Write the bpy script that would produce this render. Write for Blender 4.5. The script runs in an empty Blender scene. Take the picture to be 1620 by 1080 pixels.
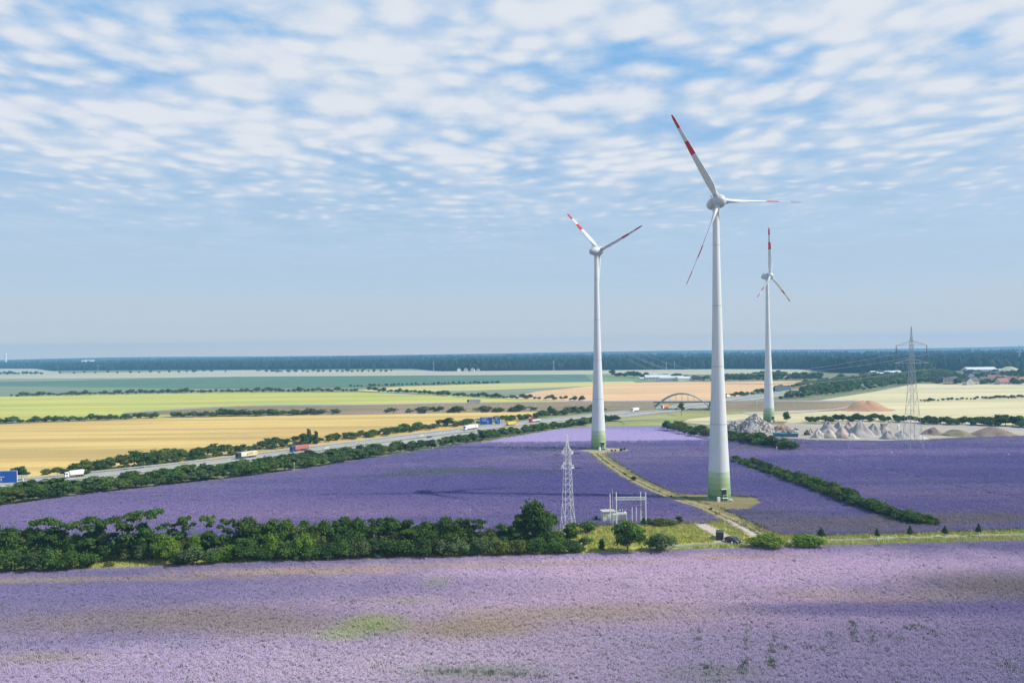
import bpy, math, random
import numpy as np
from mathutils import Vector, Matrix, noise
S = bpy.context.scene
C = S.collection
R = random.Random(7)
NP = np.random.default_rng(7)
rad = math.radians

# ------------------------------------------------------------------ camera
CAM_H, F, PPX, PPY, ROLL = 48.4, 1260.0, 810.0, 555.5, rad(0.70)
cd = bpy.data.cameras.new('camera'); cam = bpy.data.objects.new('camera', cd); C.objects.link(cam)
cd.sensor_width = 36; cd.lens = 28; cd.shift_y = 15.5/1620; cd.clip_end = 60000; cd.clip_start = 1
cr, sr = math.cos(ROLL), math.sin(ROLL)
RIGHT, UP, FWD = Vector((cr, 0, -sr)), Vector((sr, 0, cr)), Vector((0, 1, 0))
cam.matrix_world = Matrix(((cr, sr, 0, 0), (0, 0, -1, 0), (-sr, cr, 0, CAM_H), (0, 0, 0, 1)))
S.camera = cam

# ------------------------------------------------------------------ light
SUN_EL, SUN_AZ = rad(44), rad(-9)            # azimuth measured from +X (camera right), negative = behind the camera
sd = Vector((math.cos(SUN_EL)*math.cos(SUN_AZ), math.cos(SUN_EL)*math.sin(SUN_AZ), math.sin(SUN_EL)))
sl = bpy.data.lights.new('sun', 'SUN'); so = bpy.data.objects.new('sun', sl); C.objects.link(so)
sl.energy = 5.0; sl.angle = rad(0.53); sl.color = (1.0, 0.93, 0.83)
so.rotation_euler = sd.to_track_quat('Z', 'Y').to_euler()
so.location = (0, 0, 300)

W = bpy.data.worlds.new('World'); S.world = W; W.use_nodes = True
nt = W.node_tree; nt.nodes.clear()
class NB:
    """small node-graph writer"""
    def __init__(s, nt): s.nt = nt
    def n(s, t, ins=None, **kw):
        x = s.nt.nodes.new(t)
        for k, v in kw.items(): setattr(x, k, v)
        for k, v in (ins or {}).items(): s.set(x.inputs[k], v)
        return x
    def set(s, sock, v):
        if isinstance(v, bpy.types.NodeSocket): s.nt.links.new(v, sock)
        elif hasattr(sock.default_value, '__len__') and isinstance(v, tuple) and len(v) == 3 and len(sock.default_value) == 4: sock.default_value = (*v, 1)
        else: sock.default_value = v
    def m(s, op, a, b=0.0, c=0.0, clamp=False):
        x = s.nt.nodes.new('ShaderNodeMath'); x.operation = op; x.use_clamp = clamp
        s.set(x.inputs[0], a); s.set(x.inputs[1], b)
        if op == 'MULTIPLY_ADD': s.set(x.inputs[2], c)
        return x.outputs[0]
    def mix(s, f, a, b, bt='MIX'):
        x = s.nt.nodes.new('ShaderNodeMix'); x.data_type = 'RGBA'; x.blend_type = bt
        s.set(x.inputs[0], f); s.set(x.inputs[6], a); s.set(x.inputs[7], b); return x.outputs[2]
    def noise(s, vec, scale, detail=4, rough=.55, dist=0.0, lac=2.0):
        x = s.nt.nodes.new('ShaderNodeTexNoise'); s.set(x.inputs['Vector'], vec)
        x.inputs['Scale'].default_value = scale; x.inputs['Detail'].default_value = detail
        x.inputs['Roughness'].default_value = rough; x.inputs['Distortion'].default_value = dist; return x.outputs[0]
    def sm(s, v, a, b, lo=0.0, hi=1.0):
        x = s.nt.nodes.new('ShaderNodeMapRange'); x.interpolation_type = 'SMOOTHSTEP'
        s.set(x.inputs[0], v); x.inputs[1].default_value = a; x.inputs[2].default_value = b
        x.inputs[3].default_value = lo; x.inputs[4].default_value = hi; return x.outputs[0]
    def vmap(s, vec, scale=(1, 1, 1), loc=(0, 0, 0), rot=(0, 0, 0)):
        x = s.nt.nodes.new('ShaderNodeMapping'); s.set(x.inputs[0], vec)
        x.inputs['Scale'].default_value = scale; x.inputs['Location'].default_value = loc; x.inputs['Rotation'].default_value = rot
        return x.outputs[0]
b = NB(nt)
SKY_STRENGTH = 0.12
sky = b.n('ShaderNodeTexSky', sky_type='NISHITA', sun_disc=False, sun_elevation=SUN_EL, sun_rotation=rad(90)-SUN_AZ,
          altitude=100, air_density=1.0, dust_density=1.2, ozone_density=2.0)
tc = b.n('ShaderNodeTexCoord').outputs['Generated']
sx = b.n('ShaderNodeSeparateXYZ', {0: tc})
z = b.m('MAXIMUM', sx.outputs[2], 0.0)
zz = b.m('ADD', z, 0.025)
cu, cv = b.m('DIVIDE', sx.outputs[0], zz), b.m('DIVIDE', sx.outputs[1], zz)
cp = b.n('ShaderNodeCombineXYZ', {0: cu, 1: cv, 2: 0.0}).outputs[0]
rr = b.n('ShaderNodeVectorMath', {0: cp}, operation='LENGTH').outputs['Value']
wob = b.n('ShaderNodeTexNoise', {'Vector': cp, 'Scale': 1.1, 'Detail': 2.0}).outputs['Color']
cpw = b.n('ShaderNodeVectorMath', {0: cp, 1: b.n('ShaderNodeVectorMath', {0: wob, 'Scale': 0.5}, operation='SCALE').outputs[0]}, operation='ADD').outputs[0]
puff = b.n('ShaderNodeTexVoronoi', {'Vector': b.vmap(cpw, (1.1, 1.0, 1)), 'Scale': 6.6, 'Smoothness': 0.75, 'Randomness': 1.0}, feature='SMOOTH_F1').outputs['Distance']
fine = b.noise(b.vmap(cp, (1.2, 1, 1)), 9.0, 6, .6)
big = b.noise(b.vmap(cp, (.8, 1, 1), (3.1, 7.7, 0)), 0.8, 3, .5)
mid = b.noise(b.vmap(cp, (1.0, 1, 1), (1.3, 2.2, 0)), 2.4, 4, .55)
# density: puffs carved by finer noise, clustered by the larger ones
dn = b.m('SUBTRACT', 1.50, b.m('MULTIPLY', puff, 1.35))
dn = b.m('ADD', dn, b.m('MULTIPLY', b.m('SUBTRACT', fine, .5), 0.85))
dn = b.m('ADD', dn, b.m('MULTIPLY', b.m('SUBTRACT', mid, .5), 1.45))
dn = b.m('ADD', dn, b.m('MULTIPLY', b.m('SUBTRACT', big, .5), 1.5))
dn = b.m('SUBTRACT', dn, b.sm(rr, 2.9, 7.0, 0.0, 1.0))
dn = b.m('SUBTRACT', dn, b.sm(rr, 2.3, 0.8, 0.0, 0.75))      # the sheet thins out overhead
cover = b.sm(dn, 0.05, 1.15)
cover = b.m('MULTIPLY', cover, b.sm(rr, 4.6, 11.0, 1.0, 0.0))
lit = b.sm(dn, 0.35, 1.35)
veil = b.sm(b.m('ADD', z, b.m('MULTIPLY', big, .10)), 0.44, 0.10, 0.12, 0.92)
K = 0.88/SKY_STRENGTH
skyc = b.mix(b.sm(z, .02, .5, .55, .85), sky.outputs[0], (0.095*K, 0.40*K, 0.80*K))
base = b.mix(veil, skyc, (0.455*K, 0.56*K, 0.665*K))
ccol = b.mix(lit, (0.54*K, 0.62*K, 0.73*K), (0.72*K, 0.74*K, 0.78*K))
low = b.m('MULTIPLY', b.sm(z, 0.10, 0.0), 0.9)
thin = b.m('MULTIPLY', b.sm(b.m('ADD', b.m('MULTIPLY', mid, .6), b.m('MULTIPLY', big, .4)), .40, .55), b.sm(rr, 9.0, 3.0, .15, .55))
base = b.mix(thin, base, (0.50*K, 0.605*K, 0.76*K))      # thin milky layer between the puffs
out = b.mix(b.m('MULTIPLY', cover, .92), base, ccol)
out = b.mix(low, out, (0.62*K, 0.60*K, 0.56*K))
out = b.mix(b.m('MULTIPLY', b.sm(z, 0.035, 0.0), .9), out, (0.86*K, 0.70*K, 0.50*K))      # warm glow painted low in the sky, offsetting the haze's blue tint
bg = b.n('ShaderNodeBackground', {'Color': out, 'Strength': SKY_STRENGTH})
nt.links.new(bg.outputs[0], b.n('ShaderNodeOutputWorld').inputs[0])

S.view_settings.view_transform = 'Standard'; S.view_settings.look = 'None'
S.view_settings.exposure = 0.34; S.view_settings.gamma = 1; S.view_settings.use_curve_mapping = False
S.render.engine = 'CYCLES'
cy = S.cycles
cy.use_denoising = True
try: cy.denoiser = 'OPENIMAGEDENOISE'
except Exception: pass
cy.max_bounces = 5; cy.diffuse_bounces = 2; cy.glossy_bounces = 2; cy.transmission_bounces = 3; cy.volume_bounces = 1; cy.transparent_max_bounces = 6
cy.use_adaptive_sampling = True; cy.adaptive_threshold = 0.02
cy.caustics_reflective = cy.caustics_refractive = False

# ------------------------------------------------------------------ geometry helpers
def G(px, py, z=0.0):
    """point of the place at height z seen at photograph position (used once, to survey the site)"""
    d = RIGHT*((px-PPX)/F) + UP*((PPY-py)/F) + FWD
    t = (z-CAM_H)/d.z
    return Vector((0, 0, CAM_H)) + d*t
def mpp(p): return p.y/F          # metres per photo pixel at a point

class MB:
    def __init__(s): s.v = []; s.f = []; s.m = []
    def quadbox(s, corners, mi=0):   # 8 corners: bottom 4 ccw, top 4 ccw
        o = len(s.v); s.v += [tuple(c) for c in corners]
        for f in ((3, 2, 1, 0), (4, 5, 6, 7), (0, 1, 5, 4), (1, 2, 6, 5), (2, 3, 7, 6), (3, 0, 4, 7)):
            s.f.append(tuple(o+i for i in f)); s.m.append(mi)
        return s
    def box(s, c, d, mi=0, rz=0.0, taper=1.0):
        x, y, zt = d[0]/2, d[1]/2, d[2]/2; ca, sa = math.cos(rz), math.sin(rz); cs = []
        for zz, k in ((-zt, 1), (zt, taper)):
            for a, e in ((-x, -y), (x, -y), (x, y), (-x, y)):
                a *= k; e *= k
                cs.append((c[0]+a*ca-e*sa, c[1]+a*sa+e*ca, c[2]+zz))
        return s.quadbox(cs, mi)
    def tube(s, p, q, r, n=5, r2=None, mi=0, cap=True):
        p, q = Vector(p), Vector(q); r2 = r if r2 is None else r2
        a = (q-p).normalized(); u = a.orthogonal().normalized(); w = a.cross(u); o = len(s.v)
        for c, k in ((p, r), (q, r2)):
            for i in range(n):
                t = 2*math.pi*i/n; s.v.append(tuple(c+u*(k*math.cos(t))+w*(k*math.sin(t))))
        for i in range(n):
            j = (i+1) % n; s.f.append((o+i, o+j, o+n+j, o+n+i)); s.m.append(mi)
        if cap:
            s.f.append(tuple(o+i for i in reversed(range(n)))); s.f.append(tuple(o+n+i for i in range(n))); s.m += [mi, mi]
        return s
    def lathe(s, prof, n=24, axis=None, org=(0, 0, 0), mi=0, cap=True):
        """prof: list of (r, t) along axis"""
        a = Vector(axis or (0, 0, 1)).normalized(); u = a.orthogonal().normalized(); w = a.cross(u); o = len(s.v); org = Vector(org)
        for r, t in prof:
            for i in range(n):
                g = 2*math.pi*i/n; s.v.append(tuple(org+a*t+u*(r*math.cos(g))+w*(r*math.sin(g))))
        for k in range(len(prof)-1):
            for i in range(n):
                j = (i+1) % n; s.f.append((o+k*n+i, o+k*n+j, o+(k+1)*n+j, o+(k+1)*n+i)); s.m.append(mi)
        if cap:
            # end discs get their own vertices so that the wall keeps its own shading
            for base_, rev in ((o, True), (o+(len(prof)-1)*n, False)):
                q_ = len(s.v); s.v += [s.v[base_+i] for i in range(n)]
                s.f.append(tuple(q_+i for i in (reversed(range(n)) if rev else range(n)))); s.m.append(mi)
        return s
    def prism(s, poly, y0, y1, mi=0):
        """poly of (x, z), extruded along y"""
        o = len(s.v); n = len(poly)
        s.v += [(x, y0, z) for x, z in poly] + [(x, y1, z) for x, z in poly]
        for i in range(n):
            j = (i+1) % n; s.f.append((o+i, o+j, o+n+j, o+n+i)); s.m.append(mi)
        s.f.append(tuple(o+i for i in reversed(range(n)))); s.f.append(tuple(o+n+i for i in range(n))); s.m += [mi, mi]
        return s
    def mesh(s, name, mats, smooth=False):
        me = bpy.data.meshes.new(name); me.from_pydata(s.v, [], s.f)
        for m in (mats if isinstance(mats, (list, tuple)) else [mats]): me.materials.append(m)
        me.polygons.foreach_set('material_index', s.m)
        if smooth: me.polygons.foreach_set('use_smooth', [len(f) <= 4 for f in s.f])
        me.validate(); me.update()
        return me
    def obj(s, name, mats, parent=None, smooth=False):
        return link(name, s.mesh(name, mats, smooth), parent)
def link(name, me, parent=None):
    o = bpy.data.objects.new(name, me); C.objects.link(o)
    if parent: o.parent = parent
    return o
def tag(o, label=None, cat=None, group=None, kind=None):
    if label: o['label'] = label
    if cat: o['category'] = cat
    if group: o['group'] = group
    if kind: o['kind'] = kind
    return o
def thing(name, label, cat, loc=(0, 0, 0), rz=0.0, group=None):
    o = bpy.data.objects.new(name, None); C.objects.link(o); o.location = loc; o.rotation_euler = (0, 0, rz)
    o.empty_display_size = .5
    return tag(o, label, cat, group)
def dup(root, loc, rz=0.0, label=None, group=None, scale=None, color=None):
    r = root.copy(); C.objects.link(r); r.location = loc; r.rotation_euler = (0, 0, rz)
    if scale: r.scale = scale
    if color: r.color = (*color, 1)
    if label: r['label'] = label
    if group: r['group'] = group
    for ch in root.children:
        c = ch.copy(); C.objects.link(c); c.parent = r
        if color: c.color = (*color, 1)
        for g in ch.children:
            d = g.copy(); C.objects.link(d); d.parent = c
            if color: d.color = (*color, 1)
    return r

# ------------------------------------------------------------------ materials
def newmat(name):
    m = bpy.data.materials.new(name); m.use_nodes = True
    nb = NB(m.node_tree); bs = m.node_tree.nodes['Principled BSDF']
    return m, nb, bs
def plain(name, col, rough=.6, metal=0.0, var=.12, scale=1.5, bump=0.0, spec=.4):
    """painted or cast surface with grain and wear from noise"""
    m, nb, bs = newmat(name)
    g = nb.n('ShaderNodeTexCoord').outputs['Object']
    n1 = nb.noise(g, scale, 5, .6)
    c = nb.mix(nb.sm(n1, .3, .7), tuple(x*(1-var) for x in col), tuple(min(1, x*(1+var)) for x in col))
    nb.set(bs.inputs['Base Color'], c); bs.inputs['Roughness'].default_value = rough
    bs.inputs['Metallic'].default_value = metal; bs.inputs['Specular IOR Level'].default_value = spec
    if bump:
        bp = nb.n('ShaderNodeBump', {'Height': nb.noise(g, scale*6, 4), 'Strength': bump, 'Distance': .1}); nb.set(bs.inputs['Normal'], bp.outputs[0])
    return m
def field_mat(name, c1, c2, c3, ang=0.0, streak=.06, rough=.9, tram=0.0, fine=.8, patch=.012, bumpd=.35):
    """a crop seen from above: drilling-direction streaks, larger patches, fine grain, tramlines"""
    m, nb, bs = newmat(name)
    pos = nb.n('ShaderNodeNewGeometry').outputs['Position']
    st = nb.noise(nb.vmap(pos, (streak*.10, streak, 1), rot=(0, 0, -ang)), 1.0, 5, .62)
    pa = nb.noise(nb.vmap(pos, (patch*.35, patch, 1), rot=(0, 0, -ang)), 1.0, 5, .55, .8)
    fi = nb.noise(pos, fine, 4, .7)
    bd = nb.noise(nb.vmap(pos, (patch*.08, patch*2.2, 1), (5, 8, 0), rot=(0, 0, -ang-.03)), 1.0, 6, .68)
    c = nb.mix(nb.sm(pa, .38, .62), c1, c2)
    c = nb.mix(nb.sm(st, .47, .68, 0, .85), c, c3)
    c = nb.mix(nb.sm(bd, .46, .62, 0, .8), c, tuple((x+y)*.5*k_ for x, y, k_ in zip(c3, c1, (.78, .82, .85))))
    c = nb.mix(nb.sm(fi, .3, .7, .0, .45), c, (c1[0]*.5, c1[1]*.5, c1[2]*.5))
    if tram:
        wv = nb.n('ShaderNodeTexWave', {'Vector': nb.vmap(pos, (0, 1/tram, 0), rot=(0, 0, -ang)), 'Scale': .314, 'Distortion': 0.0}, wave_type='BANDS', bands_direction='Y').outputs[1]
        c = nb.mix(nb.sm(wv, .965, .995, 0, .3), c, (c1[0]*.45, c1[1]*.45, c1[2]*.45))
    nb.set(bs.inputs['Base Color'], c); bs.inputs['Roughness'].default_value = rough; bs.inputs['Specular IOR Level'].default_value = .15
    bp = nb.n('ShaderNodeBump', {'Height': nb.noise(pos, 1.6, 5, .75), 'Strength': .6, 'Distance': bumpd}); nb.set(bs.inputs['Normal'], bp.outputs[0])
    return m

def leaf_material():
    m, nb, bs = newmat('leaves')
    oi = nb.n('ShaderNodeObjectInfo'); geo = nb.n('ShaderNodeNewGeometry')
    r1 = geo.outputs['Random Per Island']
    n1 = nb.noise(nb.n('ShaderNodeTexCoord').outputs['Object'], 5.0, 3)
    c = oi.outputs['Color']
    c = nb.mix(nb.m('MULTIPLY', r1, .42), c, (0.13, 0.21, 0.035))
    c = nb.mix(nb.sm(n1, .35, .7, 0, .40), c, (0.024, 0.045, 0.016))
    nb.set(bs.inputs['Base Color'], c); bs.inputs['Roughness'].default_value = .65; bs.inputs['Specular IOR Level'].default_value = .08
    tr = nb.n('ShaderNodeBsdfTranslucent', {'Color': nb.mix(.5, c, (0.12, 0.18, 0.02))})
    mx = nb.n('ShaderNodeMixShader', {0: .26, 1: bs.outputs[0], 2: tr.outputs[0]})
    m.node_tree.links.new(mx.outputs[0], m.node_tree.nodes['Material Output'].inputs[0])
    return m
LEAF = leaf_material()
BARK = plain('bark', (.11, .085, .06), .9, var=.3, bump=.3)
WHITE_GUARD = plain('tree_guard', (.6, .6, .56), .7)

def ellipse_mask(nb, pos, warp, cx, cy, wpx, hpx, ang=0.0, soft=.5):
    """soft patch of the crop centred where the photograph has it, in site metres"""
    c = G(cx, cy); a = G(cx-wpx, cy); e = G(cx+wpx, cy); n_ = G(cx, cy+hpx); f_ = G(cx, cy-hpx)
    wx, wy = (e.x-a.x)/2, (f_.y-n_.y)/2
    v = nb.n('ShaderNodeVectorMath', {0: pos, 1: (c.x, c.y, 0)}, operation='SUBTRACT').outputs[0]
    v = nb.vmap(v, (1/wx, 1/wy, 0)) if not ang else nb.n('ShaderNodeVectorMath', {0: nb.n('ShaderNodeVectorRotate', {'Vector': v, 'Angle': -ang}, rotation_type='Z_AXIS').outputs[0], 1: (1/wx, 1/wy, 0)}, operation='MULTIPLY').outputs[0]
    d = nb.n('ShaderNodeVectorMath', {0: v}, operation='LENGTH').outputs['Value']
    d = nb.m('ADD', d, nb.m('MULTIPLY', nb.m('SUBTRACT', warp, .5), 1.5))
    return nb.sm(d, 1+soft, 1-soft)

VI1, VI2, VI3 = (.200, .172, .405), (.300, .245, .430), (.140, .138, .350)
def violet_colour(nb, patches):
    pos = nb.n('ShaderNodeNewGeometry').outputs['Position']
    pos = nb.n('ShaderNodeVectorMath', {0: pos, 1: (1, 1, 0)}, operation='MULTIPLY').outputs[0]
    a = nb.noise(nb.vmap(pos, (.007, .022, 1)), 1.0, 6, .66, .5)
    s_ = nb.noise(nb.vmap(pos, (.02, .16, 1), rot=(0, 0, -.12)), 1.0, 6, .65)
    f_ = nb.noise(pos, .55, 6, .75)
    warp = nb.noise(pos, .06, 6, .7)
    c = nb.mix(nb.sm(a, .40, .60), VI1, VI2)
    c = nb.mix(nb.sm(s_, .46, .70, 0, .8), c, VI3)
    c = nb.mix(nb.sm(nb.noise(nb.vmap(pos, (.010, .22, 1), (2, 7, 0), rot=(0, 0, -.12)), 1.0, 6, .7), .55, .72, 0, .38), c, (.10, .135, .17))
    c = nb.mix(nb.sm(nb.noise(nb.vmap(pos, (.012, .035, 1), (9, 3, 0)), 1.0, 6, .7), .60, .78, 0, .35), c, (.17, .155, .13))
    tw_ = nb.n('ShaderNodeTexWave', {'Vector': nb.vmap(pos, (0, 1/24, 0), rot=(0, 0, -.12)), 'Scale': .314, 'Distortion': 0.0}, wave_type='BANDS', bands_direction='Y').outputs[1]
    c = nb.mix(nb.m('MULTIPLY', nb.sm(tw_, .93, .99), nb.sm(nb.noise(nb.vmap(pos, (.02, .02, 1), (4, 4, 0)), 1.0, 4), .42, .62, 0, .45)), c, (.10, .11, .17))
    for (cx, cy, w_, h_, col, amt, soft) in patches:
        c = nb.mix(nb.m('MULTIPLY', ellipse_mask(nb, pos, warp, cx, cy, w_, h_, soft=soft), amt), c, col)
    return pos, c, f_, warp
NEAR_P = [(330, 1060, 480, 55, (.34, .29, .46), .8, .8), (1000, 960, 520, 50, (.38, .30, .44), .9, .8), (1150, 900, 560, 28, (.40, .32, .48), .95, .6), (900, 1050, 480, 45, (.36, .31, .44), .9, .8),
          (1340, 1050, 430, 60, (.19, .165, .31), .7, .7), (1480, 965, 330, 12, (.10, .085, .25), .85, .6),
          (80, 921, 330, 4, (.23, .19, .12), .75, .7), (470, 907, 170, 5, (.33, .25, .17), .75, .7), (800, 896, 220, 3, (.33, .25, .18), .6, .7), (1180, 884, 90, 3, (.33, .25, .17), .6, .7),
          (260, 985, 220, 20, (.175, .15, .12), .8, .8), (440, 992, 90, 16, (.19, .16, .14), .6, .8), (120, 945, 240, 12, (.12, .11, .27), .6, .8), (560, 930, 240, 12, (.17, .15, .31), .6, .8), (70, 1045, 70, 9, (.22, .20, .11), .5, .9),
          (740, 998, 110, 14, (.24, .195, .11), .8, .9), (920, 975, 190, 13, (.26, .215, .15), .7, 1.), (1010, 962, 60, 6, (.30, .24, .15), .35, .9),
          (1300, 945, 80, 10, (.34, .27, .22), .4, .9), (1450, 950, 100, 8, (.27, .22, .16), .45, .9), (1590, 930, 125, 20, (.13, .11, .075), .8, .9),
          (588, 993, 46, 15, (.19, .25, .03), .9, .9), (645, 955, 40, 5, (.22, .25, .14), .45, 1.), (690, 925, 22, 7, (.23, .26, .14), .45, 1.),
          (750, 1068, 90, 12, (.10, .16, .06), .55, .9), (1130, 1070, 70, 10, (.12, .16, .12), .5, 1.), (540, 1010, 40, 8, (.24, .32, .08), .5, .8)]
MID_P = [(500, 800, 560, 16, (.31, .24, .46), .75, .8), (180, 812, 240, 18, (.29, .23, .45), .7, .8), (560, 815, 220, 9, (.35, .26, .44), .7, .8),
         (860, 688, 260, 10, (.33, .26, .47), .95, .6), (1100, 690, 280, 8, (.33, .26, .47), .9, .6), (1420, 717, 300, 5, (.33, .26, .48), .9, .6),
         (960, 762, 330, 26, (.115, .110, .360), .6, .8), (640, 762, 230, 22, (.13, .12, .37), .5, .8),
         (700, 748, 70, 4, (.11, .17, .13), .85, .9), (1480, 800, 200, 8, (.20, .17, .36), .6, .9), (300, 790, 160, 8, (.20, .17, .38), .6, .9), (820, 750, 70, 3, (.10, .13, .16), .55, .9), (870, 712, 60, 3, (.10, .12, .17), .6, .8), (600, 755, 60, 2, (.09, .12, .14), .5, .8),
         (1540, 822, 170, 9, (.25, .215, .19), .85, .8), (1320, 833, 190, 12, (.25, .215, .20), .8, .9), (1190, 815, 60, 7, (.17, .165, .14), .5, .9), (1200, 708, 60, 4, (.24, .22, .20), .6, .8),
         (1500, 745, 170, 12, (.125, .12, .37), .5, .8), (1240, 780, 60, 16, (.13, .12, .37), .5, .8)]
NEAR_P = [(*p[:4], tuple(min(.88, c*1.98*k_) for c, k_ in zip(p[4], (1.08, 1.04, .84))), *p[5:]) for p in NEAR_P]
def violet_mat(name, patches):
    m, nb, bs = newmat(name)
    pos, c, f_, warp = violet_colour(nb, patches)
    c = nb.mix(nb.sm(f_, .42, .62, .38, 0), c, (.06, .07, .08))
    sp = nb.noise(pos, 1.7, 4, .8)
    c = nb.mix(nb.sm(sp, .5, .72, 0, .28), c, (.5, .42, .60))
    nb.set(bs.inputs['Base Color'], c); bs.inputs['Roughness'].default_value = .9; bs.inputs['Specular IOR Level'].default_value = .1
    bp = nb.n('ShaderNodeBump', {'Height': nb.noise(pos, 1.2, 6, .8), 'Strength': .8, 'Distance': .5}); nb.set(bs.inputs['Normal'], bp.outputs[0])
    return m
def petal_mat(name, patches, pale=.45):
    m, nb, bs = newmat(name)
    pos, c, f_, warp = violet_colour(nb, patches)
    ri = nb.n('ShaderNodeNewGeometry').outputs['Random Per Island']; oi = nb.n('ShaderNodeObjectInfo').outputs['Random']
    c = nb.mix(nb.m('MULTIPLY', ri, pale), c, (.68, .58, .76))
    c = nb.mix(nb.sm(oi, .6, 1.0, 0, .3), c, (.08, .08, .20))
    nb.set(bs.inputs['Base Color'], c); bs.inputs['Roughness'].default_value = .85; bs.inputs['Specular IOR Level'].default_value = .1
    tr = nb.n('ShaderNodeBsdfTranslucent', {'Color': c}); mx = nb.n('ShaderNodeMixShader', {0: .42, 1: bs.outputs[0], 2: tr.outputs[0]})
    m.node_tree.links.new(mx.outputs[0], m.node_tree.nodes['Material Output'].inputs[0])
    return m
VIOLET_NEAR = violet_mat('violet_crop_near', NEAR_P); VIOLET_MID = violet_mat('violet_crop_mid', MID_P)
PETAL = petal_mat('petals', NEAR_P); PETAL_MID = petal_mat('petals_mid', MID_P, .16)
STEM = plain('stems', (.10, .14, .05), .8, var=.3)

# ------------------------------------------------------------------ ground sheets
LAYER = [0]
def sheet(name, pts, mat, z=None, world=False, kind='structure'):
    """flat sheet through site points, one small step above the sheet laid before it"""
    LAYER[0] += 1
    zt = LAYER[0]*.008 if z is None else z
    P = [Vector(p) for p in pts] if world else [G(x, y) for x, y in pts]
    me = bpy.data.meshes.new(name)
    me.from_pydata([(p.x, p.y, zt) for p in P], [], [tuple(range(len(P)))])
    me.materials.append(mat); me.update()
    if me.polygons[0].normal.z < 0: me.flip_normals()
    o = link(name, me); o['kind'] = kind; return o
def smooth_path(pts, k=8):
    out = []
    for i in range(len(pts)-1):
        p0, p1, p2, p3 = pts[max(i-1, 0)], pts[i], pts[i+1], pts[min(i+2, len(pts)-1)]
        for j in range(k):
            t = j/k
            out.append(.5*((2*p1)+(p2-p0)*t+(2*p0-5*p1+4*p2-p3)*t*t+(3*p1-p0-3*p2+p3)*t**3))
    out.append(pts[-1]); return out
def normals(path):
    ns = []
    for i in range(len(path)):
        d = path[min(i+1, len(path)-1)]-path[max(i-1, 0)]; d.z = 0; d.normalize(); ns.append(Vector((-d.y, d.x, 0)))
    return ns
def ribbon(name, path, o0, o1, mat, dz=0.0, parent=None, kind='structure'):
    ns = normals(path); mb = MB()
    for p, n in zip(path, ns):
        for o in (o0, o1):
            q = p+n*o; mb.v.append((q.x, q.y, p.z+dz))
    for i in range(len(path)-1):
        mb.f.append((2*i, 2*i+2, 2*i+3, 2*i+1)); mb.m.append(0)
    me = mb.mesh(name, mat)
    if me.polygons[0].normal.z < 0: me.flip_normals()
    o = link(name, me, parent)
    if kind and not parent: o['kind'] = kind
    return o

GRASSLAND = field_mat('grassland', (.17, .19, .09), (.22, .22, .12), (.14, .16, .08))
PALE = field_mat('pale_stubble', (.46, .42, .30), (.40, .39, .28), (.33, .34, .25), .02, .03)
BEIGE = field_mat('beige_stubble', (.62, .54, .32), (.55, .49, .28), (.42, .38, .22), .05, .05, tram=26)
BLUEGREEN = field_mat('bluegreen_crop', (.075, .155, .105), (.10, .185, .115), (.14, .20, .13), .03, .02)
GREYGREEN = field_mat('greygreen_crop', (.20, .235, .16), (.25, .27, .18), (.15, .20, .13), .02, .02)
YELLOWGREEN = field_mat('yellow_green_crop', (.42, .43, .10), (.55, .49, .12), (.33, .38, .12), .02, .04, tram=30)
WHEAT = field_mat('ripe_wheat', (.56, .37, .125), (.64, .47, .16), (.38, .30, .11), .05, .05, tram=24)
ORANGE = field_mat('orange_stubble', (.68, .43, .22), (.60, .40, .21), (.46, .32, .20), .03, .03)
YELLOW = field_mat('yellow_crop', (.55, .48, .16), (.48, .44, .20), (.36, .38, .18), .03, .03)
ROUGHGRASS = field_mat('rough_grass', (.34, .35, .07), (.50, .42, .13), (.20, .26, .05), .2, .25, patch=.07)
VERGE = field_mat('verge_grass', (.28, .34, .07), (.36, .35, .12), (.16, .22, .05), .02, .5, patch=.05)
PADGRASS = field_mat('pad_grass', (.20, .18, .075), (.27, .22, .10), (.13, .13, .055), .3, .2, patch=.06)
SOIL = field_mat('bare_soil', (.26, .18, .13), (.30, .21, .15), (.22, .17, .12), .1, .2, patch=.05)
SLOPE = field_mat('bank_soil', (.27, .20, .15), (.30, .25, .16), (.22, .22, .11), 0, .15, patch=.04)
YARD = field_mat('gravel_yard', (.42, .37, .31), (.36, .32, .28), (.30, .25, .20), .2, .3, patch=.06)
GRAVELTRACK = field_mat('track_gravel', (.50, .44, .38), (.44, .38, .32), (.36, .31, .24), .2, .6, patch=.1)
RUT = field_mat('wheel_rut', (.40, .33, .20), (.33, .27, .16), (.24, .20, .10), .2, .6, patch=.1)
ASPHALT = plain('asphalt', (.27, .265, .26), .85, var=.10, scale=.2, bump=.1)
ASPHALT_OLD = plain('old_asphalt', (.30, .29, .27), .9, var=.15, scale=.3)
LINE = plain('road_paint', (.75, .75, .72), .6)
CONCRETE = plain('concrete', (.45, .44, .41), .8, var=.15, scale=.8, bump=.1)
STEEL = plain('galvanised_steel', (.42, .44, .45), .5, .3)
PALESTEEL = plain('pale_painted_steel', (.66, .67, .66), .5)

# base ground out to the horizon
LAYER[0] = 0
g = sheet('ground', [(-14000, -200, 0), (14000, -200, 0), (14000, 6450, 0), (-14000, 6450, 0)], GRASSLAND, z=0.0, world=True)

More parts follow.
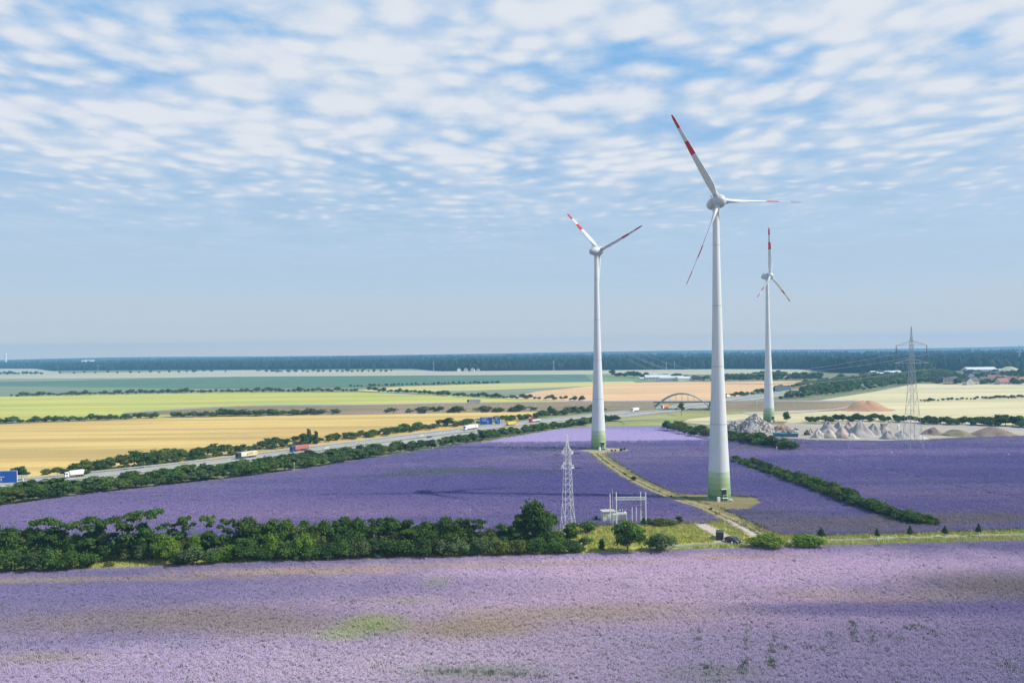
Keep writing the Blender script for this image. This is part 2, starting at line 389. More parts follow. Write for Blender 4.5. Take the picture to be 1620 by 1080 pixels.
far = [('far_field', [(-400, 566.5), (2200, 551), (2200, 590), (-400, 596)], PALE)]
sheet('far_field', [(-500, 572), (90, 571), (92, 592), (-500, 593)], PALE)
sheet('stubble_field', [(-500, 588), (100, 590), (400, 585.5), (820, 585.5), (1200, 583.5), (1290, 583.5), (1275, 590), (1240, 592), (800, 593), (380, 596), (-500, 604)], PALE)
sheet('grey_green_field', [(-500, 606), (0, 600), (380, 595.5), (420, 610), (300, 624), (0, 628), (-500, 634)], GREYGREEN)
sheet('dark_green_field', [(-500, 606), (0, 604), (400, 595.5), (840, 592.5), (930, 592), (950, 603), (700, 608), (560, 613), (340, 615), (0, 611), (-500, 614)], BLUEGREEN)
sheet('green_field', [(925, 592), (1010, 590), (1022, 603), (940, 605)], field_mat('mid_green_crop', (.17, .25, .11), (.20, .27, .12), (.14, .2, .1)))
sheet('yellow_field', [(560, 617), (640, 611), (800, 606), (1000, 603), (1010, 606), (830, 625), (700, 627)], YELLOW)
sheet('grey_green_field', [(560, 621), (760, 617), (900, 612), (1020, 607), (990, 613), (880, 620), (830, 628), (700, 625)], GREYGREEN)
sheet('orange_field', [(800, 630), (850, 619), (930, 611), (1020, 604.5), (1300, 602), (1260, 612), (1190, 622), (1130, 634), (800, 640)], ORANGE)
sheet('yellow_green_field', [(-500, 636), (0, 627), (200, 623), (400, 620.5), (560, 620), (640, 623), (750, 628), (880, 634), (900, 646), (560, 650), (380, 650), (250, 660), (0, 666), (-500, 680)], YELLOWGREEN)
sheet('wheat_field', [(-500, 690), (0, 671), (250, 661), (420, 657), (620, 652), (760, 648), (860, 648), (900, 652), (850, 660), (760, 672), (700, 682), (600, 697), (500, 708), (400, 723), (300, 737), (200, 749), (0, 772), (-500, 860)], WHEAT)
sheet('beige_field', [(1290, 634), (1380, 620), (1450, 607), (1700, 606), (2100, 606), (2100, 668), (1700, 672), (1500, 672), (1290, 668), (1120, 672), (1080, 668), (1100, 656), (1140, 652)], BEIGE)
sheet('grass_bank', [(900, 668), (1000, 656), (1060, 650), (1140, 643), (1270, 643), (1300, 646), (1140, 657), (1090, 663), (1060, 676), (980, 676), (940, 677)], field_mat('bank_grass', (.27, .29, .09), (.36, .34, .15), (.20, .23, .08), .1, .15, patch=.05))
sheet('gravel_yard', [(1140, 668), (1180, 662), (1290, 672), (1420, 668), (1470, 668), (1560, 672), (1640, 676), (1640, 690), (1560, 690), (1470, 694), (1400, 697), (1290, 696), (1200, 690), (1140, 682)], YARD)

# the violet fields
MIDPOLY = [(-700, 960), (-300, 858), (0, 803), (50, 797), (100, 789), (200, 777), (300, 766), (400, 755), (500, 741), (600, 724), (700, 709), (800, 692), (860, 682), (900, 677), (960, 674), (1055, 673.5),
           (1110, 686), (1180, 690), (1290, 697.5), (1400, 699), (1470, 697), (1560, 692.5), (1640, 690), (2100, 684),
           (2100, 838), (1620, 838), (1500, 843), (1400, 846), (1300, 848), (1240, 848), (1200, 840), (1160, 824), (1120, 829), (1060, 830), (915, 834), (860, 845), (600, 868), (300, 880), (0, 895), (-700, 1010)]
sheet('violet_field', MIDPOLY, VIOLET_MID)
NEARPOLY = [(-500, 1500), (-500, 925), (0, 906), (250, 899), (450, 889), (700, 884), (900, 879), (1060, 873), (1300, 866), (1620, 857), (2100, 842), (2100, 1500)]
sheet('verge', [(-500, 930), (0, 912), (250, 904), (450, 894), (700, 888), (900, 883), (1060, 876), (1300, 869), (1620, 860), (2100, 848), (2100, 836), (1620, 837), (1500, 842), (1400, 846), (1300, 849), (1200, 852), (1100, 856), (900, 860), (700, 862), (450, 866), (200, 868), (0, 880), (-500, 900)], VERGE)
sheet('rough_grass', [(905, 836), (960, 826), (1100, 824), (1130, 823), (1170, 835), (1215, 856), (1040, 864), (960, 873), (900, 876), (880, 860)], ROUGHGRASS)
sheet('violet_foreground_field', NEARPOLY, VIOLET_NEAR)
# turbine pads and tracks
def oval(cx, cy, w_, h_, n=22, j=.12):
    return [(cx+w_*math.cos(t)*(1+R.uniform(-j, j)), cy-h_*math.sin(t)*(1+R.uniform(-j, j))) for t in [2*math.pi*i/n for i in range(n)]]
sheet('turbine_pad', [(1045, 781), (1085, 782), (1125, 783), (1175, 783), (1195, 788), (1207, 796), (1203, 803), (1185, 807), (1150, 809), (1120, 808), (1100, 801), (1075, 793)], PADGRASS)
sheet('turbine_pad', [(918, 711), (945, 709), (975, 709), (993, 712), (990, 716), (965, 717), (955, 722), (940, 720)], field_mat('pad_gravel', (.40, .34, .22), (.34, .30, .18), (.28, .25, .13), .2, .3, patch=.08))
sheet('turbine_pad', [(1190, 668), (1215, 666), (1245, 667), (1240, 671), (1200, 672)], PADGRASS)
track = smooth_path([G(*p) for p in [(944, 717), (955, 727), (975, 741), (1000, 757), (1030, 772), (1060, 785), (1090, 795), (1115, 803), (1135, 812), (1160, 824), (1185, 836), (1203, 848)]])
LAYER[0] += 1; zt = LAYER[0]*.008
for p in track: p.z = zt
ribbon('track', track, -3.6, 3.9, PADGRASS)
for a, e in ((-1.8, -1.0), (.5, 1.3)): ribbon('wheel_rut', track, a, e, RUT, .01)
spur = smooth_path([G(*p) for p in [(1200, 849), (1175, 835), (1150, 822)]], 4)
for p in spur: p.z = zt+.02
ribbon('dirt_path', spur, -.5, 2.6, GRAVELTRACK)
pk = sheet('gravel_path', [(1096, 825), (1108, 825), (1125, 832), (1148, 843), (1162, 851), (1170, 858), (1130, 860), (1139, 853), (1126, 846), (1108, 836), (1098, 830)], GRAVELTRACK)
lane = smooth_path([G(*p) for p in [(1030, 868), (1090, 863), (1160, 859.5), (1300, 856), (1450, 851.5), (1640, 845), (1900, 835)]])
LAYER[0] += 1
for p in lane: p.z = LAYER[0]*.008+.01
ribbon('lane', lane, -1.0, 1.0, plain('lane_asphalt', (.19, .19, .15), .9, var=.25, scale=.4))
# tramlines through the violet fields: narrow bare strips between the plants
BARE = field_mat('bare_wheeling', (.06, .075, .075), (.085, .085, .10), (.05, .06, .05), .2, .5)
for pts in ([(1285, 722), (1370, 737), (1480, 764), (1660, 800)], [(1180, 760), (1260, 775), (1330, 781)]):
    p_ = smooth_path([G(*p) for p in pts])
    for p in p_: p.z = .35
    ribbon('tramline', p_, -.35, .35, BARE, -.12)

# ------------------------------------------------------------------ motorway
mw = smooth_path([G(*p) for p in [(-260, 812), (-120, 791), (0, 773), (100, 762), (200, 751.5), (300, 740.5), (400, 728), (500, 714.5), (600, 701.5), (700, 688.5), (800, 676.5), (900, 665), (1000, 654), (1060, 647.5), (1120, 639.5), (1180, 630.5), (1250, 621.5), (1320, 612.5), (1400, 603), (1470, 594)]])
LAYER[0] += 1
for p in mw: p.z = .30
MWN = normals(mw)
ribbon('motorway_verge', mw, -21, 21, field_mat('median_grass', (.27, .26, .14), (.33, .31, .18), (.22, .22, .12)), -.1)
for nm, a, e in (('motorway', -14.6, -2.2), ('motorway', 2.2, 14.6)): ribbon(nm, mw, a, e, ASPHALT)
for off in (-14.0, -2.9, 2.9, 14.0): ribbon('edge_line', mw, off-.12, off+.12, LINE, .01)
for off in (-10.4, -6.8, 6.8, 10.4):
    mb = MB()
    L = 0.0
    for i in range(len(mw)-1):
        p, q, n_ = mw[i], mw[i+1], MWN[i]; d = (q-p); ln = d.length; d.normalize(); t = 0.0
        while t+6 < ln:
            a, e = p+d*t+n_*off, p+d*(t+6)+n_*off; o = len(mb.v)
            for c_, s_ in ((a, -.1), (a, .1), (e, .1), (e, -.1)):
                k = c_+n_*s_; mb.v.append((k.x, k.y, .312))
            mb.f.append((o, o+1, o+2, o+3)); mb.m.append(0); t += 18
    o = mb.obj('lane_dashes', LINE); o['kind'] = 'structure'
def barrier(off, label):
    mb = MB(); po = MB(); step = 0.0
    t = thing('crash_barrier', label, 'crash barrier', (0, 0, 0))
    for i in range(len(mw)-1):
        p, q = mw[i]+MWN[i]*off, mw[i+1]+MWN[i+1]*off
        a = (q-p).normalized()
        s_ = Vector((-a.y, a.x, 0))*.08
        mb.quadbox([p-s_+Vector((0, 0, .45)), q-s_+Vector((0, 0, .45)), q+s_+Vector((0, 0, .45)), p+s_+Vector((0, 0, .45)),
                    p-s_+Vector((0, 0, .8)), q-s_+Vector((0, 0, .8)), q+s_+Vector((0, 0, .8)), p+s_+Vector((0, 0, .8))])
        n_ = max(1, int((q-p).length/8))
        for k in range(n_):
            c_ = p+(q-p)*(k/n_); po.box((c_.x, c_.y, .55), (.12, .12, .5))
    mb.obj('guard_rail', STEEL, t); o = po.obj('rail_posts', STEEL, t); o['kind'] = 'stuff'
barrier(15.4, 'long galvanised crash barrier along the wheat field side of the motorway')
barrier(0.0, 'galvanised crash barrier in the motorway median')
barrier(-15.4, 'galvanised crash barrier on the violet field side of the motorway')

# ------------------------------------------------------------------ crossing road on its embankment
DECK = 7.0
def emb(name, pix, zs, half, slope, rail_label):
    raw = [G(x, y, z) for (x, y), z in zip(pix, zs)]
    path = smooth_path(raw, 6); ns = normals(path); mb = MB()
    for p, n in zip(path, ns):
        w_ = half+slope*p.z
        for o, zz in ((-w_, -.2), (-half-.8, p.z-.05), (half+.8, p.z-.05), (w_, -.2)):
            q = p+n*o; mb.v.append((q.x, q.y, zz))
    for i in range(len(path)-1):
        for k in range(3):
            a = 4*i+k; mb.f.append((a, a+1, a+5, a+4)); mb.m.append(0)
    e_ = len(mb.v)-4
    mb.f += [(0, 3, 2, 1), (e_, e_+1, e_+2, e_+3)]; mb.m += [0, 0]
    me = mb.mesh(name, SLOPE); o = link(name, me); o['kind'] = 'structure'
    ribbon('crossing_road', path, -half+.4, half-.4, ASPHALT)
    for s_ in (-half+.7, half-.9): ribbon('edge_line', path, s_, s_+.2, LINE, .012)
    t = thing('guard_rail_run', rail_label, 'guard rail')
    mb = MB(); po = MB()
    for i in range(len(path)-1):
        p, q = path[i]-ns[i]*(half+.3), path[i+1]-ns[i+1]*(half+.3); s_ = Vector((0, .06, 0)); zv = Vector((0, 0, 1))
        if ns[i].y < 0: p, q = path[i]+ns[i]*(half+.3), path[i+1]+ns[i+1]*(half+.3)
        mb.quadbox([p-s_+zv*.5, q-s_+zv*.5, q+s_+zv*.5, p+s_+zv*.5, p-s_+zv*.85, q-s_+zv*.85, q+s_+zv*.85, p+s_+zv*.85])
        for k in range(3):
            c_ = p+(q-p)*(k/3); po.box((c_.x, c_.y, c_.z+.25), (.14, .14, .55))
    mb.obj('rail', PALESTEEL, t); o = po.obj('rail_posts', STEEL, t); o['kind'] = 'stuff'
    return path
embL = emb('embankment', [(200, 653), (300, 646.5), (400, 642), (560, 640), (700, 637.5), (850, 635.5), (960, 634.8), (1032, 634.2)], [1.0, 4.0, 6.0, DECK, DECK, DECK, DECK, DECK], 5, 1.5,
           'pale guard rail on the embankment road left of the arch bridge')
embR = emb('embankment', [(1126, 634), (1180, 633.5), (1240, 633.5), (1300, 634), (1350, 633.5)], [DECK, DECK, DECK, 6.6, 6.2], 5, 1.5,
           'pale guard rail on the embankment road right of the arch bridge')
ramp = smooth_path([G(1352, 634, 6.3), G(1342, 640, 3.6), G(1318, 645, 1.6), G(1280, 649, .5), G(1240, 652, .3), G(1180, 654, .3)], 6)
ribbon('slip_road', ramp, -9, 9, GRAVELTRACK, .06)
mbk = MB()
for p, n in zip(ramp, normals(ramp)):
    for o_, zz in ((-9.5-1.3*p.z, -.1), (-9.4, p.z), (9.4, p.z), (9.5+1.3*p.z, -.1)):
        q = p+n*o_; mbk.v.append((q.x, q.y, zz))
for i in range(len(ramp)-1):
    for k in range(3):
        a = 4*i+k; mbk.f.append((a, a+1, a+5, a+4)); mbk.m.append(0)
o = link('ramp_bank', mbk.mesh('ramp_bank', SOIL)); o['kind'] = 'structure'

# arch bridge
bA, bB = embL[-1], embR[0]
bc = (bA+bB)/2; bl = (bB-bA); ang = math.atan2(bl.y, bl.x); L = bl.length
BRG = thing('arch_bridge', 'steel arch bridge with twin curved ribs carrying the crossing road over the motorway', 'bridge', (bc.x, bc.y, 0), ang)
TEAL = plain('grey_teal_paint', (.15, .22, .24), .5)
MB().box((0, 0, DECK-.55), (L+1, 10.5, 1.0)).obj('deck', plain('deck_steel', (.16, .19, .2), .6), BRG)
MB().box((0, 0, DECK-.02), (L+1, 8.6, .06)).obj('roadway', ASPHALT, BRG)
for s_ in (-5.4, 5.4):
    mb = MB(); N = 28; pts = []
    for i in range(N+1):
        t = -1+2*i/N; pts.append(Vector((t*L*.47, s_, 1.6+11.3*(1-t*t))))
    for i in range(N): mb.tube(pts[i], pts[i+1], .42, 6)
    mb.obj('arch_rib', TEAL, BRG)
    for i in range(5, N-4, 3):
        MB().tube((pts[i].x, s_, DECK), pts[i], .07, 5).obj('hanger', TEAL, BRG)
    MB().box((0, s_*.985, DECK+.9), (L+1, .08, .12)).obj('handrail', PALESTEEL, BRG)
    for e in (-1, 1):
        MB().quadbox([(e*L*.5, s_-.5, 0), (e*L*.46, s_-.5, 0), (e*L*.46, s_+.5, 0), (e*L*.5, s_+.5, 0), (e*L*.505, s_-.5, DECK-1), (e*L*.44, s_-.5, 2.6), (e*L*.44, s_+.5, 2.6), (e*L*.505, s_+.5, DECK-1)]).obj('springing', CONCRETE, BRG)
for e in (-1, 1):
    MB().box((e*(L*.5+.6), 0, DECK/2-.5), (1.2, 11, DECK-1)).obj('abutment', CONCRETE, BRG)
    MB().quadbox([(e*(L*.5), -6, 0), (e*(L*.44), -6, 0), (e*(L*.44), 6, 0), (e*(L*.5), 6, 0), (e*(L*.5), -6, DECK-1.2), (e*(L*.497), -6, DECK-1.2), (e*(L*.497), 6, DECK-1.2), (e*(L*.5), 6, DECK-1.2)]).obj('revetment', plain('pale_stone_slope', (.55, .52, .46), .9), BRG)

# ------------------------------------------------------------------ trees
def leaf_mesh(name, lobes, nleaf, size, seed, core=.62, mat=LEAF, flat=.0):
    """crown in a unit box: leaf clumps spread through a set of lobes (x, y, z, r, squash) round ragged inner masses"""
    rg = np.random.default_rng(seed); V = []; Fc = []
    wsum = sum(l[3]**2 for l in lobes)
    for (x, y, z, r, q) in lobes:
        k = max(6, int(nleaf*(r*r)/wsum))
        d = rg.normal(size=(k, 3)); d /= np.linalg.norm(d, axis=1)[:, None]
        low = d[:, 2] < -.35; d[low, 2] *= -.6
        rr_ = r*(.70+.36*rg.random(k)**.7); rr_ += r*.26*np.maximum(0, rg.normal(size=k))
        c = np.array([x, y, z])+d*rr_[:, None]*np.array([1, 1, q])
        nrm = d+rg.normal(size=(k, 3))*.75; nrm /= np.linalg.norm(nrm, axis=1)[:, None]
        u = np.cross(nrm, rg.normal(size=(k, 3))); u /= np.linalg.norm(u, axis=1)[:, None]; w_ = np.cross(nrm, u)
        s_ = size*(.55+.9*rg.random(k))[:, None]
        o = len(V)*0
        quad = np.stack([c-u*s_*.5-w_*s_*.32, c+u*s_*.5-w_*s_*.25, c+u*s_*.42+w_*s_*.36, c-u*s_*.4+w_*s_*.3], 1)
        V.append(quad.reshape(-1, 3))
    V = np.concatenate(V); nq = len(V)//4
    faces = [tuple(range(4*i, 4*i+4)) for i in range(nq)]
    verts = [tuple(v) for v in V]
    for (x, y, z, r, q) in lobes:      # ragged inner mass
        if core <= 0: continue
        o = len(verts); n1, n2 = 7, 5
        for j in range(n2+1):
            for i in range(n1):
                th, ph = 2*math.pi*i/n1, math.pi*j/n2; k = r*core*(.8+.4*rg.random())
                verts.append((x+k*math.sin(ph)*math.cos(th), y+k*math.sin(ph)*math.sin(th), z+q*k*math.cos(ph)))
        for j in range(n2):
            for i in range(n1):
                a = o+j*n1+i; b_ = o+j*n1+(i+1) % n1; faces.append((a, a+n1, b_+n1, b_))
    me = bpy.data.meshes.new(name); me.from_pydata(verts, [], faces); me.materials.append(mat); me.update(); return me
def trunk_mesh(name, seed, r=.028, h=.7, limbs=6, spread=.3, fork=.2):
    rg = random.Random(seed); mb = MB()
    p = Vector((0, 0, -.01)); top = Vector((rg.uniform(-.04, .04), rg.uniform(-.04, .04), h)); midp = Vector((rg.uniform(-.02, .02), rg.uniform(-.02, .02), fork))
    mb.tube(p, midp, r*1.15, 7, r*.85); mb.tube(midp, top, r*.85, 6, r*.3)
    for i in range(limbs):
        a = 2*math.pi*(i+rg.random()*.6)/limbs; t = rg.uniform(.0, .6); s0 = midp.lerp(top, t)
        e = Vector((math.cos(a)*spread*rg.uniform(.6, 1.1), math.sin(a)*spread*rg.uniform(.6, 1.1), min(.9, s0.z+rg.uniform(.18, .42))))
        m_ = s0.lerp(e, .5)+Vector((0, 0, -.03))
        mb.tube(s0, m_, r*.5, 5, r*.35); mb.tube(m_, e, r*.35, 5, r*.15)
    return mb.mesh(name, BARK)
def lobeset(seed, kind):
    rg = random.Random(seed); L_ = []
    if kind == 'broad':
        for i in range(13):
            a = rg.uniform(0, 6.28); q = rg.random(); z = .30+.50*q; rad_ = .36*math.sqrt(max(.05, 1-(2*abs(q-.45))**2))*rg.uniform(.6, 1.05)
            L_.append((math.cos(a)*rad_, math.sin(a)*rad_, z, rg.uniform(.12, .20), .85))
        L_.append((0, 0, .55, .24, 1.1)); L_.append((0.02, 0, .82, .15, .9))
    elif kind == 'tall':
        for i in range(12):
            a = rg.uniform(0, 6.28); z = rg.uniform(.34, .93); rad_ = rg.uniform(.08, .34)*(1.1-.5*z)
            L_.append((math.cos(a)*rad_, math.sin(a)*rad_, z, rg.uniform(.08, .15), .62))
        L_.append((0, 0, .6, .16, 1.1))
    elif kind == 'open':       # flat sprays of foliage with gaps on bare limbs
        for i in range(15):
            a = rg.uniform(0, 6.28); z = rg.uniform(.34, .95); rad_ = rg.uniform(.04, .36)
            L_.append((math.cos(a)*rad_, math.sin(a)*rad_, z, rg.uniform(.09, .15), .50))
        for i in range(5): L_.append((rg.uniform(-.3, .3), rg.uniform(-.3, .3), rg.uniform(.15, .4), rg.uniform(.12, .18), .8))
    elif kind == 'shrub':
        for i in range(11):
            a = rg.uniform(0, 6.28); rad_ = rg.uniform(.05, .33); z = .28+.42*rg.random()*(1-rad_)
            L_.append((math.cos(a)*rad_, math.sin(a)*rad_, z, rg.uniform(.14, .21), 1.15))
        L_.append((0, 0, .45, .27, 1.4))
    elif kind == 'column':
        for i in range(12):
            z = .08+.82*i/11; L_.append((rg.uniform(-.12, .12), rg.uniform(-.12, .12), z, .30*(1-.45*z)*rg.uniform(.8, 1.1), .35))
    elif kind == 'sapling':
        for i in range(9):
            z = .42+.5*i/8; k = 1-(i/8)*.75; L_.append((rg.uniform(-.1, .1)*k, rg.uniform(-.1, .1)*k, z, .34*k*rg.uniform(.8, 1.1), .22))
    return L_
PROTO = {}
def proto(kind, res, seed):
    key = (kind, res, seed)
    if key in PROTO: return PROTO[key]
    n, size, core = {'hi': (3800, .052, .60), 'mid': (1300, .085, .66), 'lo': (380, .15, .74), 'tiny': (120, .24, .82)}[res]
    if kind in ('open',): n = int(n*.7); core = .35
    if kind == 'tall': n = int(n*.85); core = .5
    if kind == 'sapling': size *= 1.2; n = int(n*.5)
    cm = leaf_mesh('crown', lobeset(seed*31+hash_(kind), kind), n, size, seed*17+3, core)
    tm = trunk_mesh('trunk', seed, h=.7 if kind not in ('shrub',) else .4, fork={'shrub': .08, 'open': .25, 'tall': .25, 'broad': .2, 'column': .1, 'sapling': .4}[kind], r=.02 if kind != 'shrub' else .018, limbs=6 if res in ('hi', 'mid') else 3)
    PROTO[key] = (cm, tm); return PROTO[key]
def hash_(s): return sum(ord(c)*(i+1) for i, c in enumerate(s))
DARK, MIDG, BRIGHT, GREYG, DEEP, OLIVE, PALEG = (.050, .105, .026), (.085, .160, .030), (.150, .260, .028), (.110, .145, .075), (.032, .066, .026), (.125, .155, .042), (.19, .21, .13)
def tree(name, cat, label, px, yb, yt, wpx, kind='broad', res='mid', col=MIDG, group=None, parts=True, dist=None, seed=None):
    p = G(px, yb)
    k = mpp(p); h = max(.6, (yb-yt)*k); w_ = wpx*k
    cm, tm = proto(kind, res, seed if seed is not None else R.randrange(4))
    j = R.uniform(.85, 1.18)
    colr = tuple(c*j*R.uniform(.92, 1.08) for c in col)
    rz = R.uniform(0, 6.28); loc = (p.x, p.y, 0)
    if parts:
        t = thing(name, label, cat, loc, rz, group); t.scale = (w_, w_*R.uniform(.9, 1.1), h)
        c = link('crown', cm, t); c.color = (*colr, 1); link('trunk', tm, t)
        if kind in ('shrub', 'bush'): pass
        return t
    o = link(name, cm); o.location = loc; o.rotation_euler = (0, 0, rz); o.scale = (w_, w_, h); o.color = (*colr, 1)
    return tag(o, label, cat, group)
def interp(tab, x):
    if x <= tab[0][0]: return tab[0][1]
    for (a, ya), (b_, yb) in zip(tab, tab[1:]):
        if x <= b_: return ya+(yb-ya)*(x-a)/(b_-a)
    return tab[-1][1]
ORD = ['first', 'second', 'third', 'fourth', 'fifth', 'sixth', 'seventh', 'eighth', 'ninth', 'tenth', 'eleventh', 'twelfth', 'thirteenth', 'fourteenth', 'fifteenth', 'sixteenth', 'seventeenth', 'eighteenth', 'nineteenth', 'twentieth',
       'twenty-first', 'twenty-second', 'twenty-third', 'twenty-fourth', 'twenty-fifth', 'twenty-sixth', 'twenty-seventh', 'twenty-eighth', 'twenty-ninth', 'thirtieth', 'thirty-first', 'thirty-second', 'thirty-third', 'thirty-fourth', 'thirty-fifth', 'thirty-sixth', 'thirty-seventh', 'thirty-eighth']

# foreground belt: rear row of taller trees, then shrubs in front   (x, base, top, width, kind, colour)
back = [(-14, 893, 832, 46, 'broad', DARK), (18, 892, 834, 44, 'broad', DARK), (48, 890, 834, 44, 'broad', MIDG), (76, 888, 822, 52, 'open', DARK), (105, 888, 829, 46, 'open', DARK), (138, 886, 818, 56, 'open', DARK), (165, 886, 822, 48, 'open', DARK),
        (203, 884, 808, 56, 'open', DARK), (236, 884, 809, 46, 'open', DARK), (266, 884, 829, 30, 'open', DARK), (292, 882, 817, 34, 'open', DARK), (328, 882, 818, 28, 'open', MIDG), (362, 880, 818, 34, 'open', DARK), (394, 880, 818, 46, 'broad', DARK),
        (424, 880, 822, 42, 'tall', MIDG), (452, 878, 822, 46, 'broad', MIDG), (482, 878, 819, 40, 'tall', DARK), (512, 878, 823, 42, 'broad', DARK), (540, 876, 821, 38, 'tall', DARK), (566, 876, 819, 42, 'broad', DARK), (596, 876, 821, 40, 'tall', DARK),
        (618, 874, 818, 44, 'broad', DARK), (644, 874, 822, 34, 'tall', DARK), (676, 874, 826, 44, 'broad', DARK), (706, 874, 818, 50, 'broad', DARK), (734, 872, 820, 42, 'tall', DARK), (758, 872, 824, 26, 'open', DARK), (776, 870, 834, 38, 'shrub', OLIVE),
        (798, 870, 832, 36, 'tall', DARK), (818, 868, 815, 38, 'open', DARK), (848, 868, 792, 56, 'broad', DARK), (878, 866, 836, 40, 'shrub', MIDG), (903, 864, 829, 36, 'tall', MIDG)]
KIND_WORD = {'broad': 'dense round-crowned', 'open': 'airy flat-branched', 'tall': 'upright', 'shrub': 'low bushy'}
for i, (x, yb, yt, w_, kd, col) in enumerate(back):
    lab = '%s dark green tree, %s from the left along the rear of the foreground belt' % (KIND_WORD[kd], ORD[i])
    if x == 848: lab = 'tallest rounded dark tree standing above the belt just left of the lattice mast'
    if x == 903: lab = 'green tree at the foot of the white lattice mast, end of belt'
    tree('broadleaf_tree', 'tree', lab, x, yb, yt-2, w_*1.25, kd, 'hi', col, 'trees in the rear of the foreground belt', seed=i % 5)
x = -16.0; mids = []
while x < 900:
    if not 178 < x < 182: mids.append(x)
    x += R.uniform(15, 20)
for i, x in enumerate(mids):
    yb = interp([(0, 893), (300, 886), (600, 879), (900, 868)], x); yt = interp([(0, 846), (70, 838), (170, 842), (220, 850), (380, 842), (480, 834), (660, 838), (760, 842), (900, 842)], x)+R.uniform(-4, 9)
    tree('understorey_tree', 'tree', '%s from the left among bushy trees in the middle row of the foreground belt' % (ORD[i] if i < 38 else ['thirty-ninth', 'fortieth', 'forty-first', 'forty-second', 'forty-third', 'forty-fourth', 'forty-fifth', 'forty-sixth', 'forty-seventh', 'forty-eighth', 'forty-ninth', 'fiftieth', 'fifty-first', 'fifty-second', 'fifty-third', 'fifty-fourth', 'fifty-fifth', 'fifty-sixth', 'fifty-seventh', 'fifty-eighth', 'fifty-ninth', 'sixtieth'][i-38]), x, yb, yt, R.uniform(30, 42), R.choice(['broad', 'tall', 'open', 'shrub']), 'hi', R.choice([DARK, DARK, DEEP, MIDG, OLIVE]), 'middle row of the foreground belt', seed=i % 5)
front = [(-8, 906, 868, 46), (22, 906, 866, 44), (52, 905, 869, 44), (84, 904, 866, 46), (112, 903, 868, 44), (138, 901, 870, 38),
         (60, 890, 846, 42), (188, 886, 852, 34), (168, 888, 858, 26), (228, 890, 855, 34), (255, 890, 842, 34), (272, 893, 850, 32), (305, 895, 862, 52), (310, 888, 838, 28), (282, 896, 870, 34), (335, 894, 866, 34), (360, 891, 858, 42), (392, 890, 850, 46),
         (420, 889, 864, 38), (432, 886, 838, 36), (455, 888, 852, 46), (482, 886, 835, 36), (492, 889, 862, 34), (520, 886, 856, 40), (545, 886, 848, 44), (575, 885, 852, 42), (602, 884, 868, 30), (608, 883, 848, 46), (640, 883, 850, 44),
         (672, 882, 844, 46), (700, 882, 848, 46), (728, 882, 850, 40), (748, 880, 862, 34), (762, 880, 846, 38), (792, 880, 850, 42), (822, 879, 850, 42), (850, 879, 846, 40), (878, 878, 852, 38), (902, 876, 852, 36), (916, 875, 858, 24)]
brightset = {188: MIDG, 255: BRIGHT, 272: BRIGHT, 310: BRIGHT, 432: BRIGHT, 482: BRIGHT, 60: MIDG, 602: PALEG, 455: MIDG, 360: BRIGHT, 748: BRIGHT, 520: DEEP, 335: MIDG}
front.sort()
for i, (x, yb, yt, w_) in enumerate(front):
    col = brightset.get(x, R.choice([DARK, DEEP, MIDG, OLIVE, GREYG, DARK]))
    word = {BRIGHT: 'bright green', PALEG: 'pale grey-green', MIDG: 'mid green', DARK: 'dark green', DEEP: 'very dark green', OLIVE: 'olive green', GREYG: 'grey-green'}[col]
    lab = '%s bushy shrub, %s along the front of the foreground belt' % (word, ORD[i]+' from the left' if i < len(ORD) else {38: 'second last', 39: 'last'}[i])
    tree('large_shrub', 'shrub', lab, x, yb, yt, w_*1.1, 'shrub' if yb-yt < 40 else R.choice(['shrub', 'broad']), 'hi', col, 'shrubs along the front of the foreground belt', seed=i % 5)
for k, (x, yb, yt, w_, col, lab) in enumerate([(500, 888, 868, 20, PALEG, 'small pale flowering shrub at the belt front by the violet field'), (172, 898, 886, 18, OLIVE, 'low olive shrub on the bright grass gap at left of the belt'),
                              (470, 888, 872, 26, MIDG, 'low mid green shrub right at the belt front edge, by the pale flowering shrub')]):
    tree('small_shrub', 'shrub', lab, x, yb, yt, w_, 'shrub', 'mid', col)
for (x, yb, yt, w_, kd, col, lab, cat) in [
    (993, 876, 822, 58, 'broad', MIDG, 'full round green tree standing alone in front of the substation', 'tree'),
    (1047, 874, 841, 56, 'shrub', GREYG, 'wide grey-green bush right of the round tree by the substation', 'shrub'),
    (1215, 868, 842, 62, 'shrub', BRIGHT, 'left of two bright green bushes on the verge by the parked cars', 'shrub'),
    (1276, 867, 841, 56, 'shrub', BRIGHT, 'right of two bright green bushes on the verge, beside the small conifer', 'shrub'),
    (952, 870, 851, 15, 'column', DARK, 'small dark conical bush on the grass left of the round tree', 'shrub'),
    (930, 843, 821, 34, 'shrub', MIDG, 'rounded bush on grass just right of the lattice mast', 'shrub'),
    (926, 862, 848, 24, 'shrub', MIDG, 'low bush on yellow grass between lattice mast and road', 'shrub'),
    (1022, 830, 817, 22, 'shrub', DARK, 'dark bush directly behind the substation posts', 'shrub'),
    (1042, 831, 818, 30, 'shrub', OLIVE, 'olive thicket behind the grass, right of the substation posts', 'shrub'),
    (1060, 831, 820, 26, 'shrub', OLIVE, 'brownish thicket middle clump, right of the substation posts', 'shrub'),
    (1075, 830, 816, 16, 'tall', DARK, 'small dark tree ending the thicket right of the substation', 'tree'),
    (943, 826, 816, 8, 'tall', DARK, 'slim dark sapling left of the white kiosk', 'tree'),
    (1044, 638+21, 638, 15, 'tall', OLIVE, 'x', 'tree')][:-1]:
    tree('verge_bush' if cat == 'shrub' else 'verge_tree', cat, lab, x, yb, yt, w_*1.08, kd, 'hi' if w_ > 40 else 'mid', col)
tree('lone_tree', 'tree', 'small olive tree standing alone on grass in front of the arch bridge', 1078, 657, 637, 15, 'tall', 'mid', OLIVE)
